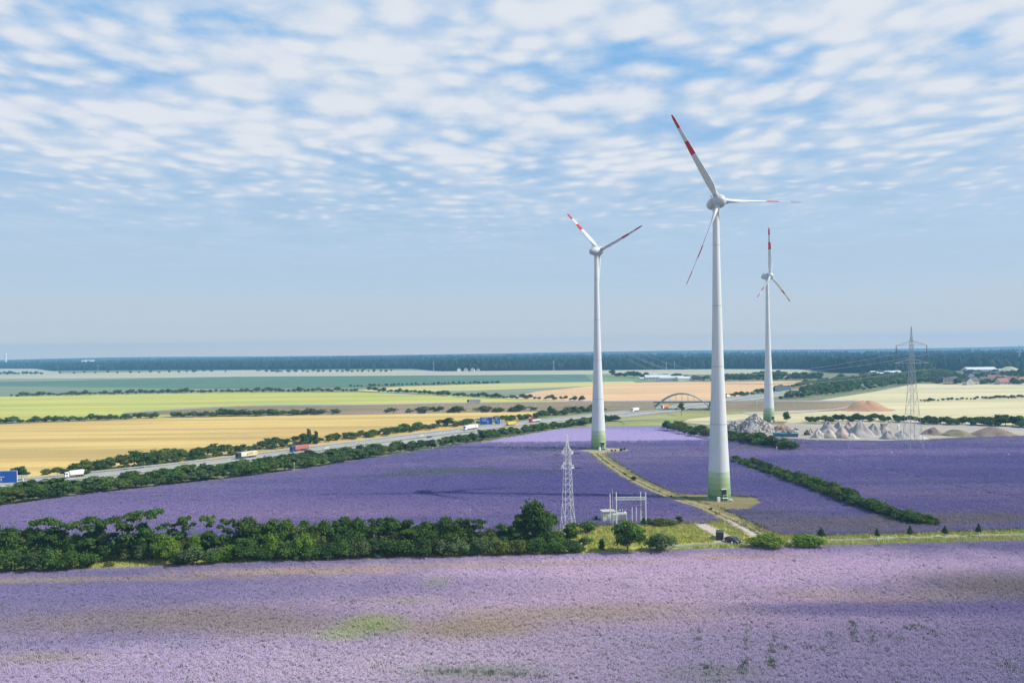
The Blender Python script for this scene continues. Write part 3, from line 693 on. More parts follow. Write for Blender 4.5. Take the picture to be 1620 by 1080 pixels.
tree('lone_tree', 'tree', 'green tree beside the foot of the farthest wind turbine', 1245, 667, 650, 14, 'broad', 'mid', MIDG)
# saplings with pale guards along the lane
sap = [(1299, 856, 834, 9), (1387.5, 855, 835, 6), (1440, 853, 831, 7), (1495, 851, 831, 7), (1548.5, 849, 828, 7)]
for i, (x, yb, yt, w_) in enumerate(sap):
    p = G(x, yb); k = mpp(p); h = (yb-yt)*k*1.02
    t = thing('young_tree', '%s from the left of five slim saplings with pale trunks along the lane' % ORD[i], 'sapling', (p.x, p.y, 0), R.uniform(0, 6), 'saplings along the lane')
    cm, tm = proto('sapling', 'mid', i % 3)
    c = link('crown', cm, t); c.scale = (w_*k*1.5, w_*k*1.5, h*1.05); c.color = (.035, .055, .03, 1)
    MB().tube((0, 0, 0), (0, 0, h*.45), .10, 6, .07).obj('trunk', BARK, t); MB().tube((0.02, 0, 0), (0.02, 0, h*.42), .19, 8, .17).obj('trunk_guard', WHITE_GUARD, t)
# little shrubs along the track and at the second turbine's pad
for i, (x, yb, w_, h_, lab) in enumerate([(968, 714, 4, 4, 'small dark shrub on the pad right of the middle turbine, leftmost of four'), (973, 714, 4, 4, 'small dark shrub on middle turbine pad, second of four'), (983, 713.5, 6, 5, 'small dark shrub on middle turbine pad, third of four'), (988, 712.5, 5, 5, 'small dark shrub on middle turbine pad, last of four'),
                                (1003, 760, 9, 8, 'dark bush beside the track between the turbines, larger one'), (989, 751, 5, 3.5, 'tiny dark bush on the track verge, farther from camera'), (1062, 787, 4, 5, 'tiny bush on the pad end where the track meets it'), (1125, 807, 5, 5, 'tiny dark bush where the track passes the nearest turbine pad')]):
    tree('track_shrub', 'shrub', lab, x, yb, yb-h_, w_*1.2, 'shrub', 'lo', DEEP)

# motorway belts
CW = {DARK: 'dark green', MIDG: 'mid green', OLIVE: 'olive', GREYG: 'grey-green', DEEP: 'very dark', BRIGHT: 'bright green'}
def where(x):
    for lim, w_ in ((60, 'by the left blue sign'), (150, 'beside the white tipper'), (250, 'right of the white tipper'), (345, 'left of the cream lorry'), (430, 'beside the cream lorry'), (515, 'beside the red lorry'), (620, 'right of the red lorry'), (720, 'left of the white lorry'), (800, 'by the two blue signs'), (880, 'right of the yellow lorry'), (945, 'beside the middle turbine')):
        if x < lim: return w_
    return 'left of the arch bridge'
nearroad = [(-60, 800), (0, 784), (100, 770), (200, 762), (300, 750), (400, 738), (500, 723), (600, 712), (700, 697), (800, 684), (900, 671), (1000, 660)]
fieldedge = [(-60, 814), (0, 803), (100, 789), (200, 777), (300, 766), (400, 755), (500, 741), (600, 724), (700, 709), (800, 692), (900, 677), (1000, 665)]
n = 0; x = -20.0
while x < 985 and n < 240:
    a, e = interp(nearroad, x), interp(fieldedge, x); rows = 3 if e-a > 12 else 2
    for r_ in range(rows):
        yb = a+(e-a)*((r_+.5)/rows)+R.uniform(-1.5, 1.5)
        yb = min(max(yb, a+2.5), e-2.5)
        h_ = interp([(0, 22), (300, 20), (600, 17), (800, 14), (1000, 10)], x)*R.uniform(.65, 1.2)*(1 if r_ else .85)
        if 640 < x < 720: h_ *= .75
        w_ = h_*R.uniform(1.25, 1.9)
        xx = x+R.uniform(-4, 4)
        col = R.choice([DARK, MIDG, MIDG, OLIVE, GREYG, DARK, DEEP])
        tree('roadside_tree', 'tree', '%s tree in the violet-field-side motorway belt, %s' % (CW[col], where(xx)), xx, yb, yb-h_, w_, R.choice(['shrub', 'broad', 'shrub', 'tall']), 'mid' if x < 620 else 'lo', col, 'belt between motorway and violet field')
        n += 1
    x += interp([(0, 14), (400, 13), (700, 11), (1000, 9)], x)*R.uniform(.85, 1.15)
base2 = [(0, 764), (100, 752), (200, 741), (300, 729), (400, 715), (500, 700), (600, 689), (700, 676), (800, 666), (900, 655), (1000, 645), (1012, 644)]
top2 = [(0, 748), (20, 738), (45, 736), (60, 745), (75, 738), (110, 737), (130, 724), (160, 722), (200, 715), (230, 712), (262, 706), (290, 708), (310, 710), (330, 703), (350, 702), (380, 703), (400, 699), (430, 690), (445, 694), (480, 682), (500, 688), (505, 692), (530, 682), (560, 681), (600, 677), (640, 671), (680, 667), (700, 660), (740, 664), (760, 660), (800, 657), (850, 652), (880, 645), (930, 641), (960, 640), (1000, 639)]
x = 12.0; n = 0
while x < 1015 and n < 190:
    yb, yt = interp(base2, x)-R.uniform(0, 2.5), interp(top2, x)+R.uniform(-2, 5)
    if yb-yt < 6: yt = yb-R.uniform(6, 9)
    sc_ = interp([(0, 1), (1000, .45)], x)
    gap = 505 < x < 522 or 45 < x < 62
    if not gap:
        col = R.choice([DARK, MIDG, GREYG, DARK, OLIVE, DEEP])
        if 515 < x < 790: col = R.choice([GREYG, OLIVE, MIDG])
        kd = R.choice(['broad', 'broad', 'shrub', 'tall'])
        tree('motorway_tree', 'tree', '%s leafy tree in the wheat-side motorway row, %s' % (CW[col], where(x)), x+R.uniform(-3, 3), yb, yt, (yb-yt)*R.uniform(.9, 1.3)+(9 if 515 < x < 800 else 5), kd, 'mid' if x < 620 else 'lo', col, 'row between wheat field and motorway')
        if x > 120:
            c2_ = R.choice([DARK, MIDG, OLIVE])
            tree('motorway_shrub', 'shrub', '%s low shrub below the wheat-side motorway row, %s' % (CW[c2_], where(x)), x+R.uniform(-5, 5), yb+R.uniform(.5, 2.5), yb-R.uniform(5, 9)*(.5+sc_*.6), R.uniform(12, 18)*(.5+.5*sc_), 'shrub', 'lo', c2_, 'shrubs below the row between wheat field and motorway')
    n += 1; x += interp([(0, 12), (500, 9.5), (1000, 6.5)], x)*R.uniform(.8, 1.25)
for x_, yt_, lab in ((488, 677, 'tall pale slender poplar behind the red lorry, left of a pair'), (499, 681, 'tall pale slender poplar behind the red lorry, right of a pair')):
    tree('poplar_tree', 'tree', lab, x_, 702, yt_, 13, 'column', 'mid', GREYG)
tree('lone_tree', 'tree', 'dark round tree standing just beyond the motorway left of the middle turbine', 871, 655, 642, 13, 'broad', 'lo', DEEP)

# the two hedges on the right
def hedge(base, x0, x1, hfun, step, name, lab, group, hmul=1.0, rows=2, res='mid', back=5):
    x = x0; i = 0
    while x < x1:
        for r_ in range(rows):
            yb = interp(base, x)-r_*back-R.uniform(0, 1.5); h_ = interp(hfun, x)*R.uniform(.72, 1.12)
            hc = R.choice([DARK, DARK, MIDG, DEEP, OLIVE]); q_ = int(6*(x-x0)/(x1-x0)*.999)
            lab2 = CW[hc]+' '+lab+', '+['at its far left end', 'second sixth from the left', 'left of its middle', 'right of its middle', 'fifth sixth from the left', 'at its right end'][max(0, min(5, q_))]
            tree(name, 'shrub', lab2, x+R.uniform(-3, 3), yb, yb-h_, h_*R.uniform(1.1, 1.5), R.choice(['shrub', 'shrub', 'broad']), res, hc, group)
        x += step*R.uniform(.85, 1.15); i += 1
hedge([(1055, 681), (1100, 690), (1150, 699), (1200, 706), (1240, 713), (1262, 715)], 1058, 1262, [(1055, 17), (1080, 15), (1150, 15), (1200, 18), (1262, 17)], 8.5, 'hedge_shrub', 'shrub in the hedge beside the rubble yard', 'far hedge by the rubble yard', back=4)
hedge([(1160, 734), (1200, 746), (1240, 761), (1300, 783), (1360, 806), (1420, 826), (1460, 833), (1487, 834)], 1162, 1486, [(1160, 10), (1200, 14), (1300, 20), (1360, 22), (1440, 20), (1487, 11)], 9, 'hedge_bush', 'shrub in the long diagonal hedge', 'long diagonal hedge on the right', back=6)
# row by the yard
x = 1278
while x < 1640:
    if not (1378 < x < 1380 or 1306 < x < 1308):
        yb = interp([(1280, 667), (1400, 666), (1470, 670), (1560, 672), (1640, 676)], x)
        yl_ = 'rounded tree in the row behind the gravel yard, '+('left of the gravel cones' if x < 1310 else 'behind the left gravel cones' if x < 1350 else 'behind the largest grey cone' if x < 1400 else 'left of the grey pylon' if x < 1442 else 'just right of the grey pylon' if x < 1500 else 'behind the green mound' if x < 1555 else 'behind the large brown mound')
        h_ = interp([(1280, 11), (1300, 9), (1330, 14), (1360, 13), (1420, 12), (1480, 14), (1560, 15), (1600, 18), (1640, 16)], x)*R.uniform(.75, 1.1)
        tree('yard_tree', 'tree', yl_, x, yb, yb-h_, h_*R.uniform(1.2, 1.6), 'broad' if R.random() < .6 else 'shrub', 'mid', R.choice([DARK, MIDG, DEEP]), 'row of trees behind the gravel yard')
        if R.random() < .55: tree('yard_tree', 'tree', yl_, x+4, yb+1.5, yb-h_*.6, h_*R.uniform(1., 1.3), 'shrub', 'mid', R.choice([DARK, MIDG, DEEP]), 'row of trees behind the gravel yard')
    x += R.uniform(7, 12)

# field hedgerows farther away (single-mesh trees, a few pixels each)
def row(pts, step, hpx, lab, group, name='hedgerow_tree', cols=(MIDG, GREYG, DARK), gaps=(), wmul=1.25, res='lo', jit=.8):
    x = pts[0][0]; X0, X1 = pts[0][0], pts[-1][0]
    while x < X1:
        if not any(a < x < e for a, e in gaps):
            yb = interp(pts, x)+R.uniform(-jit, jit)*.5; h_ = hpx*R.uniform(.55, 1.25)
            q_ = int(4.99*(x-X0)/(X1-X0)); rc = R.choice(cols)
            lab2 = ('dark ' if rc in (DARK, DEEP) else 'pale ' if rc == GREYG else 'green ')+lab.replace('dark ', '').replace('green tree', 'tree').replace('distant field tree', 'field tree')+', '+['leftmost fifth', 'left of middle', 'middle fifth', 'right of middle', 'rightmost fifth'][max(0, min(4, q_))]
            tree(name, 'tree', lab2, x, yb, yb-h_, h_*wmul*R.uniform(.9, 1.6), R.choice(['broad', 'shrub', 'broad']), res, rc, group, parts=False)
        x += step*R.uniform(.7, 1.4)
row([(-5, 669.5), (100, 667), (250, 661)], 7, 9, 'rounded hedgerow tree between yellow-green field and wheat field', 'hedgerow above the wheat field', gaps=((254, 272),))
row([(275, 660), (400, 657.5), (560, 654.5), (700, 652.5), (830, 651), (1000, 645)], 7.5, 9.5, 'hedgerow tree at the foot of the road embankment by the wheat', 'hedgerow at the foot of the embankment', cols=(MIDG, GREYG, DARK, GREYG), wmul=1.7)
row([(18, 627.5), (150, 624.5), (300, 621.5), (400, 620.5), (565, 619.5)], 7, 7, 'small tree in the hedgerow above the yellow-green field', 'hedgerow above the yellow-green field', cols=(DARK, GREYG, MIDG), name='hedge_tree')
row([(585, 619.5), (650, 622), (720, 627), (800, 630.5), (925, 634)], 6.5, 7, 'small tree in the slanting hedgerow above the crossing road', 'slanting hedgerow', cols=(DARK, GREYG, MIDG), name='hedge_tree')
row([(555, 612), (640, 609.5), (790, 606.5)], 6, 4, 'distant shrub between the dark green and yellow fields', 'distant hedge line', cols=(DARK, GREYG), name='distant_shrub', res='tiny')
row([(95, 591.5), (360, 589)], 16, 5, 'distant field tree in front of the forest', 'distant field trees in front of the forest', cols=(DARK, GREYG), name='distant_tree', res='tiny', wmul=.8)
row([(410, 589), (620, 588)], 9, 5, 'distant field tree in front of the forest', 'distant field trees in front of the forest', cols=(DARK, GREYG), name='distant_tree', res='tiny', wmul=1.2)
row([(975, 596), (1020, 598), (1120, 603), (1250, 601), (1300, 600)], 7, 9, 'dark tree around the distant farm behind the orange field', 'trees round the distant farm', cols=(DARK, DEEP, MIDG), name='farm_tree')
row([(1150, 600), (1300, 598)], 8, 12, 'dark tree around the distant farm behind the orange field', 'trees round the distant farm', cols=(DARK, DEEP), name='farm_tree')
row([(1140, 630), (1200, 624), (1230, 619), (1262, 612), (1330, 602)], 6, 9, 'tree on the field side of the distant motorway', 'trees beside the distant motorway', cols=(DARK, MIDG), name='corridor_tree')
for k in range(7):
    row([(1235+k*9, 632-k*2.6), (1330, 622-k*3.2), (1400, 612-k*2.8), (1470, 603-k*1.8), (1500, 602-k*1.6)], 8.5, 10, 'green tree in the wooded corridor beyond the crossing road', 'wooded corridor beyond the crossing road', cols=(MIDG, GREYG, DARK, MIDG), name='woodland_tree', res='lo')
row([(1457, 635.5), (1520, 632.5), (1625, 629)], 6, 5, 'small shrub in the line across the right beige field', 'shrub line across the beige field', cols=(MIDG, OLIVE), name='field_shrub', res='tiny')
for k in range(4):
    row([(1410, 606-k*4), (1500, 607-k*4.5), (1625, 608-k*5)], 7.5, 9.5, 'tree among the village houses at the right', 'village trees', cols=(MIDG, DARK, GREYG), name='village_tree', res='lo')
row([(0, 592.5), (70, 592)], 6, 6, 'distant tree by the pale fields at far left', 'far left trees', cols=(DARK,), name='distant_tree', res='tiny')
for x_, yb, yt, lab in ((574, 588, 581, 'larger dark field tree before the forest, alone'), (592, 588, 583, 'round field tree right of the larger one before the forest'), (970, 595, 583, 'round dark tree behind the middle turbine at the green field'), (1232, 601, 585, 'tall dark farm conifer right of the far turbine'), (1613, 600, 583, 'tall dark conifer among village houses')):
    tree('distant_tree', 'tree', lab, x_, yb, yt, (yb-yt)*1.0, 'broad', 'lo', DARK, parts=False)
for x_, yb, yt, lab in ((88, 667.3, 657, 'taller hedgerow tree by the wheat field left part'), (350, 658, 645, 'tall round tree in the gap of the hedge above the wheat')):
    tree('hedgerow_tree', 'tree', lab, x_, yb, yt, 12, 'broad', 'lo', MIDG, parts=False)

# ------------------------------------------------------------------ scattered stuff through geometry nodes
def scatter(name, pts, protos, smin, smax, kind='stuff', colr=None, scales=None):
    me = bpy.data.meshes.new(name); me.from_pydata([tuple(p) for p in pts], [], [])
    o = link(name, me); o['kind'] = kind
    if colr: o.color = (*colr, 1)
    col = bpy.data.collections.new(name+'_source')
    for p in protos: col.objects.link(p)
    ng = bpy.data.node_groups.new(name+'_scatter', 'GeometryNodeTree')
    ng.interface.new_socket('Geometry', in_out='INPUT', socket_type='NodeSocketGeometry'); ng.interface.new_socket('Geometry', in_out='OUTPUT', socket_type='NodeSocketGeometry')
    N = ng.nodes; Lk = ng.links
    gi, go = N.new('NodeGroupInput'), N.new('NodeGroupOutput')
    ci = N.new('GeometryNodeCollectionInfo'); ci.inputs['Collection'].default_value = col; ci.inputs['Separate Children'].default_value = True; ci.inputs['Reset Children'].default_value = True
    ip = N.new('GeometryNodeInstanceOnPoints'); ip.inputs['Pick Instance'].default_value = True
    rv = N.new('FunctionNodeRandomValue'); rv.data_type = 'FLOAT_VECTOR'; rv.inputs[0].default_value = (0, 0, 0); rv.inputs[1].default_value = (.12, .12, 6.283)
    rs = N.new('FunctionNodeRandomValue'); rs.data_type = 'FLOAT'; rs.inputs[2].default_value = smin; rs.inputs[3].default_value = smax; rs.inputs['Seed'].default_value = 5
    ri = N.new('FunctionNodeRandomValue'); ri.data_type = 'INT'; ri.inputs[4].default_value = 0; ri.inputs[5].default_value = len(protos)-1; ri.inputs['Seed'].default_value = 9
    Lk.new(gi.outputs[0], ip.inputs['Points']); Lk.new(ci.outputs[0], ip.inputs['Instance']); Lk.new(rv.outputs[0], ip.inputs['Rotation'])
    Lk.new([x for x in rs.outputs if x.type == 'VALUE'][0], ip.inputs['Scale']); Lk.new([x for x in ri.outputs if x.type == 'INT'][0], ip.inputs['Instance Index'])
    Lk.new(ip.outputs[0], go.inputs[0])
    md = o.modifiers.new('scatter', 'NODES'); md.node_group = ng
    return o
def free(name, me): return bpy.data.objects.new(name, me)
def tuft(seed, mats, rx=.36, n=12, h0=.46, h1=.76, s0=.08, s1=.16, stems=3):
    rg = random.Random(seed); mb = MB()
    for i in range(n):
        c = Vector((rg.gauss(0, rx*.5), rg.gauss(0, rx*.5), rg.uniform(h0, h1))); s_ = rg.uniform(s0, s1)
        nrm = Vector((rg.gauss(0, .35), rg.gauss(0, .35), 1)).normalized(); u = nrm.orthogonal().normalized(); w_ = nrm.cross(u); o = len(mb.v)
        for t in range(5):
            a = 6.283*t/5+seed; k = s_*rg.uniform(.35, .65); mb.v.append(tuple(c+u*k*math.cos(a)+w_*k*math.sin(a)))
        mb.v.append(tuple(c+nrm*s_*.5))
        for t in range(5): mb.f.append((o+t, o+(t+1) % 5, o+5)); mb.m.append(0)
    for i in range(stems):
        c = Vector((rg.gauss(0, rx*.4), rg.gauss(0, rx*.4), 0)); d = Vector((rg.uniform(-.15, .15), rg.uniform(-.15, .15), rg.uniform(.4, .72))); u = Vector((rg.uniform(-1, 1), rg.uniform(-1, 1), 0)).normalized()*.06; o = len(mb.v)
        mb.v += [tuple(c-u), tuple(c+u), tuple(c+d)]; mb.f.append((o, o+1, o+2)); mb.m.append(1)
    return mb.mesh('flower_tuft', mats)
def inside(poly, X, Y):
    r_ = np.zeros(len(X), bool); n = len(poly); j = n-1
    for i in range(n):
        xi, yi, xj, yj = poly[i][0], poly[i][1], poly[j][0], poly[j][1]
        c = ((yi > Y) != (yj > Y)) & (X < (xj-xi)*(Y-yi)/(yj-yi+1e-12)+xi); r_ ^= c; j = i
    return r_
def area_points(polypx, n, x0, x1, y0, y1, fov=1.12):
    P = [G(*p) for p in polypx]; poly = [(p.x, p.y) for p in P]
    X = NP.uniform(x0, x1, n); Y = NP.uniform(y0, y1, n)
    ok = (np.abs(X) < (810/1260)*Y*fov+6) & inside(poly, X, Y)
    return X[ok], Y[ok]
X, Y = area_points(NEARPOLY, 560000, -150, 150, 108, 216)
pts = np.stack([X, Y, np.full(len(X), .03)], 1)
scatter('flower_carpet', pts, [free('tuft_a', tuft(1, [PETAL, STEM])), free('tuft_b', tuft(2, [PETAL, STEM])), free('tuft_c', tuft(3, [PETAL, STEM])), free('tuft_d', tuft(4, [PETAL, STEM], n=7, h0=.5, h1=.85, stems=6))], .5, 1.0)
X, Y = area_points(MIDPOLY, 520000, -330, 330, 195, 420)
keep = NP.random(len(X)) < np.clip(1.25-(Y-195)/260, .25, 1)
trk = [(p.x, p.y) for p in track]
def seg_dist(X, Y, path):
    D = np.full(len(X), 1e9)
    for (a, e) in zip(path, path[1:]):
        vx, vy = e[0]-a[0], e[1]-a[1]; t = np.clip(((X-a[0])*vx+(Y-a[1])*vy)/(vx*vx+vy*vy+1e-9), 0, 1)
        D = np.minimum(D, np.hypot(X-a[0]-t*vx, Y-a[1]-t*vy))
    return D
keep &= seg_dist(X, Y, trk) > 3.9
q_ = G(955, 713); keep &= np.hypot((X-q_.x)/13, (Y-q_.y)/9) > 1
for pl in ([(1285, 722), (1370, 737), (1480, 764), (1660, 800)],): keep &= seg_dist(X, Y, [(p.x, p.y) for p in smooth_path([G(*p) for p in pl])]) > .8
padp = [(p.x, p.y) for p in [G(*q) for q in [(1045, 781), (1125, 783), (1195, 788), (1207, 796), (1185, 807), (1120, 808), (1075, 793)]]]
keep &= ~inside(padp, X, Y)
X, Y = X[keep], Y[keep]
pts = np.stack([X, Y, np.full(len(X), .03)], 1)
scatter('violet_flowers', pts, [free('tuft_e', tuft(5, [PETAL_MID, STEM], .6, 9, s0=.12, s1=.26)), free('tuft_f', tuft(6, [PETAL_MID, STEM], .6, 9, s0=.12, s1=.26))], .7, 1.3)
WEED = plain('weed_leaves', (.07, .13, .045), .8, var=.3, scale=.5)
P_ = []
for (x0, y0, x1, y1, n_, sp) in ((1183, 985, 1176, 1070, 30, 3), (1220, 985, 1222, 1060, 24, 4), (1348, 988, 1352, 1018, 26, 4), (1314, 1000, 1316, 1045, 14, 3), (1380, 1000, 1384, 1022, 14, 5), (1275, 1027, 1290, 1030, 14, 8), (1235, 1028, 1240, 1031, 8, 8), (1420, 1012, 1425, 1018, 10, 5), (1103, 1000, 1100, 1020, 8, 4), (1218, 1048, 1220, 1054, 10, 3),
                                (1475, 985, 1480, 1015, 8, 5), (1580, 1040, 1600, 1075, 14, 8), (700, 1066, 860, 1076, 60, 12), (930, 995, 960, 1015, 10, 8), (1440, 995, 1462, 1000, 12, 6), (540, 950, 560, 958, 6, 8), (1000, 1020, 1020, 1030, 8, 8), (1120, 1055, 1130, 1075, 14, 10), (1380, 866, 1400, 868, 8, 6), (1300, 869, 1320, 870, 7, 8)):
    for i in range(n_):
        t = R.random(); q = G(x0+(x1-x0)*t+R.gauss(0, sp), y0+(y1-y0)*t+R.gauss(0, 1.5)); P_.append((q.x, q.y, .1))
for i in range(420): q = G(R.uniform(-20, 1640), R.uniform(890, 1090)); P_.append((q.x, q.y, .0))
WEEDPTS = P_
# grass on the verge and rough ground
GRASSM = plain('grass_blades', (.36, .42, .07), .8, var=.35, scale=.2); DRYM = plain('dry_blades', (.55, .46, .18), .8, var=.3, scale=.2)
def blades(seed, mat, n=14, h=.6, sp=.35):
    rg = random.Random(seed); mb = MB()
    for i in range(n):
        c = Vector((rg.gauss(0, sp), rg.gauss(0, sp), 0)); d = Vector((rg.uniform(-.2, .2), rg.uniform(-.2, .2), h*rg.uniform(.5, 1.1))); a = rg.uniform(0, 3.14); u = Vector((math.cos(a), math.sin(a), 0))*.06; o = len(mb.v)
        mb.v += [tuple(c-u), tuple(c+u), tuple(c+d)]; mb.f.append((o, o+1, o+2)); mb.m.append(0)
    return mb.mesh('grass_tuft', mat)
scatter('weeds', WEEDPTS, [free('w1', blades(7, WEED, 26, .95, .28)), free('w2', blades(8, WEED, 18, .85, .22))], .7, 1.25)
vg = [(-500, 930), (0, 909), (250, 901), (450, 892), (700, 886), (900, 881), (1060, 875), (1300, 868), (1620, 859), (2100, 846), (2100, 836), (1620, 837), (1500, 842), (1300, 849), (1170, 834), (1130, 823), (960, 826), (905, 836), (600, 875), (200, 880), (-500, 912)]
X, Y = area_points(vg, 60000, -160, 160, 160, 245)
lanep = [(p.x, p.y) for p in lane]; kp = np.ones(len(X), bool)
for q in lanep: kp &= ~((np.abs(X-q[0]) < 6) & (np.abs(Y-q[1]-0) < 1.1))
pkp = [(p.x, p.y) for p in [G(*q) for q in [(1096, 825), (1108, 825), (1148, 843), (1170, 858), (1130, 860), (1126, 846), (1098, 830)]]]
kp &= ~inside(pkp, X, Y)
kp &= seg_dist(X, Y, trk) > 3.2
X, Y = X[kp], Y[kp]
scatter('grass', np.stack([X, Y, np.full(len(X), .05)], 1), [free('g1', blades(1, GRASSM)), free('g2', blades(2, GRASSM)), free('g3', blades(3, DRYM, h=.7))], .6, 1.3)

# ragged margins of the middle field: grass tufts and weeds along its edges
P_ = []
edge_ = [G(*p) for p in MIDPOLY]
for a, e in zip(edge_, edge_[1:]):
    L_ = (e-a).length
    if max(a.y, e.y) > 480 or L_ > 400: continue
    for i in range(int(L_*3)):
        t = R.random(); q = a.lerp(e, t); P_.append((q.x+R.gauss(0, 1.2), q.y+R.gauss(0, 1.2), .02))
for i in range(0, len(track)-1):
    a, e = track[i], track[i+1]
    n_ = Vector((-(e-a).y, (e-a).x, 0)).normalized()
    for j in range(int((e-a).length*5)):
        q = a.lerp(e, R.random())+n_*(R.choice((-3.7, 3.8, 3.9, -3.4, -.25))+R.gauss(0, .35)); P_.append((q.x, q.y, .05))
OLG = plain('margin_grass', (.24, .26, .09), .8, var=.35, scale=.3)
scatter('margin_grass', P_, [free('m1', blades(11, OLG, 16, .6, .4)), free('m2', blades(12, DRYM, 16, .55, .4)), free('m3', blades(13, WEED, 20, .8, .35))], .6, 1.3)

# the forest: one mass
def blob(seed, sx_, sz_):
    rg = random.Random(seed); mb = MB(); n1, n2 = 8, 5
    for j in range(n2+1):
        for i in range(n1):
            th, ph = 2*math.pi*i/n1, math.pi*j/n2; k = rg.uniform(.78, 1.15)
            mb.v.append((sx_*k*math.sin(ph)*math.cos(th), sx_*k*math.sin(ph)*math.sin(th), 9+sz_*k*math.cos(ph)))
    for j in range(n2):
        for i in range(n1):
            a = j*n1+i; b_ = j*n1+(i+1) % n1; mb.f.append((a, a+n1, b_+n1, b_)); mb.m.append(0)
    return mb
FORESTM, nb, bs = newmat('forest_canopy')
oi = nb.n('ShaderNodeObjectInfo').outputs['Random']
nb.set(bs.inputs['Base Color'], nb.mix(oi, (.010, .026, .018), (.024, .048, .026))); bs.inputs['Roughness'].default_value = .9; bs.inputs['Specular IOR Level'].default_value = .1
FLOOR, nb, bs = newmat('forest_floor')
pos = nb.n('ShaderNodeNewGeometry').outputs['Position']
nb.set(bs.inputs['Base Color'], nb.mix(nb.sm(nb.noise(nb.vmap(pos, (.0004, .0016, 1)), 1.0, 6, .6), .4, .62), (.016, .034, .022), (.06, .09, .055))); bs.inputs['Roughness'].default_value = 1
forest_edge = [(-600, 583), (60, 583), (88, 587), (92, 586), (400, 584.5), (660, 583), (700, 587), (820, 586), (1000, 585), (1140, 583.5), (1280, 584), (1330, 590), (1400, 590), (1480, 586), (1560, 586), (1620, 584), (2300, 580)]
near = [G(x, y) for x, y in forest_edge]
ch = MB()   # canopy sheet behind the first rows of trees
cols_, rows_ = 90, 26
for j in range(rows_):
    for i in range(cols_):
        px = -600+2900*i/(cols_-1); e = G(px, interp(forest_edge, px)); s_ = 1+ (j/(rows_-1))**2.2*3.6 + .03
        zz = 0 if j == 0 else 11+6*noise.noise(Vector((e.x*s_*.004, e.y*s_*.004, 0)))+ (j/(rows_-1))*9
        ch.v.append((e.x*s_, min(6350, e.y*s_), zz))
for j in range(rows_-1):
    for i in range(cols_-1):
        a = j*cols_+i; ch.f.append((a, a+1, a+cols_+1, a+cols_)); ch.m.append(0)
o = ch.obj('forest_canopy', FLOOR); o['kind'] = 'structure'
P_ = []
for k in range(15000):
    px = R.uniform(-40, 1660); e = G(px, interp(forest_edge, px)); s_ = 1+.004+R.random()**2.0*1.6
    P_.append((e.x*s_, min(6300, e.y*s_), 2.0+4.0*noise.noise(Vector((e.x*s_*.004, e.y*s_*.004, 0)))+(s_-1)*3))
for k in range(3200):
    px = R.uniform(-30, 1650); e = G(px, interp(forest_edge, px)); s_ = 1+R.uniform(0, .012); P_.append((e.x*s_, e.y*s_, R.uniform(-2, 1.0)))
scatter('forest', P_, [free('fa', blob(1, 6, 9).mesh('fa', FORESTM)), free('fb', blob(2, 7, 8).mesh('fb', FORESTM)), free('fc', blob(3, 5, 11).mesh('fc', FORESTM))], .75, 1.3)
# low blue hills on the horizon
hb = MB(); nh = 70
for j in range(2):
    for i in range(nh):
        x_ = -9500+19000*i/(nh-1); hb.v.append((x_, 6100+j*250, 0 if j == 0 else 34+16*noise.noise(Vector((x_*.0005, 3, 0)))+9*(x_/9500)))
for i in range(nh-1): hb.f.append((i, i+1, nh+i+1, nh+i)); hb.m.append(0)
o = hb.obj('hills', FLOOR, smooth=True); o['kind'] = 'structure'

# ------------------------------------------------------------------ wind turbines
TW, nb, bs = newmat('turbine_white')
g_ = nb.n('ShaderNodeTexCoord').outputs['Object']
gr_ = nb.noise(nb.vmap(g_, (1.6, 1.6, .035)), 1.0, 5, .6)
nb.set(bs.inputs['Base Color'], nb.mix(nb.sm(gr_, .45, .8, 0, .5), (.60, .625, .63), (.44, .45, .43))); bs.inputs['Roughness'].default_value = .4
NAC = plain('nacelle_white', (.44, .47, .49), .35, var=.04, scale=.4, spec=.5)
RED = plain('blade_red', (.52, .035, .04), .4, var=.06)
GREENS = [plain('ring_green_%s' % n_, c, .5, var=.05, scale=.3) for n_, c in (('a', (.10, .20, .11)), ('b', (.19, .30, .13)), ('c', (.27, .37, .18)), ('d', (.33, .43, .24)), ('e', (.40, .50, .33)))]
DARKM = plain('dark_opening', (.02, .025, .022), .6); GLASS = plain('vehicle_glass', (.03, .04, .05), .1, spec=.8)
PROF = [(3.78, 0), (3.70, 1.8), (3.62, 3.7), (3.55, 5.5), (3.48, 7.4), (3.40, 9.4), (3.05, 17), (2.72, 25), (2.35, 34), (1.98, 44), (1.72, 54), (1.5, 64), (1.32, 74), (1.17, 84), (1.03, 95.6)]
def prof_r(z):
    for (r0, z0), (r1, z1) in zip(PROF, PROF[1:]):
        if z <= z1: return r0+(r1-r0)*(z-z0)/(z1-z0)
    return PROF[-1][0]
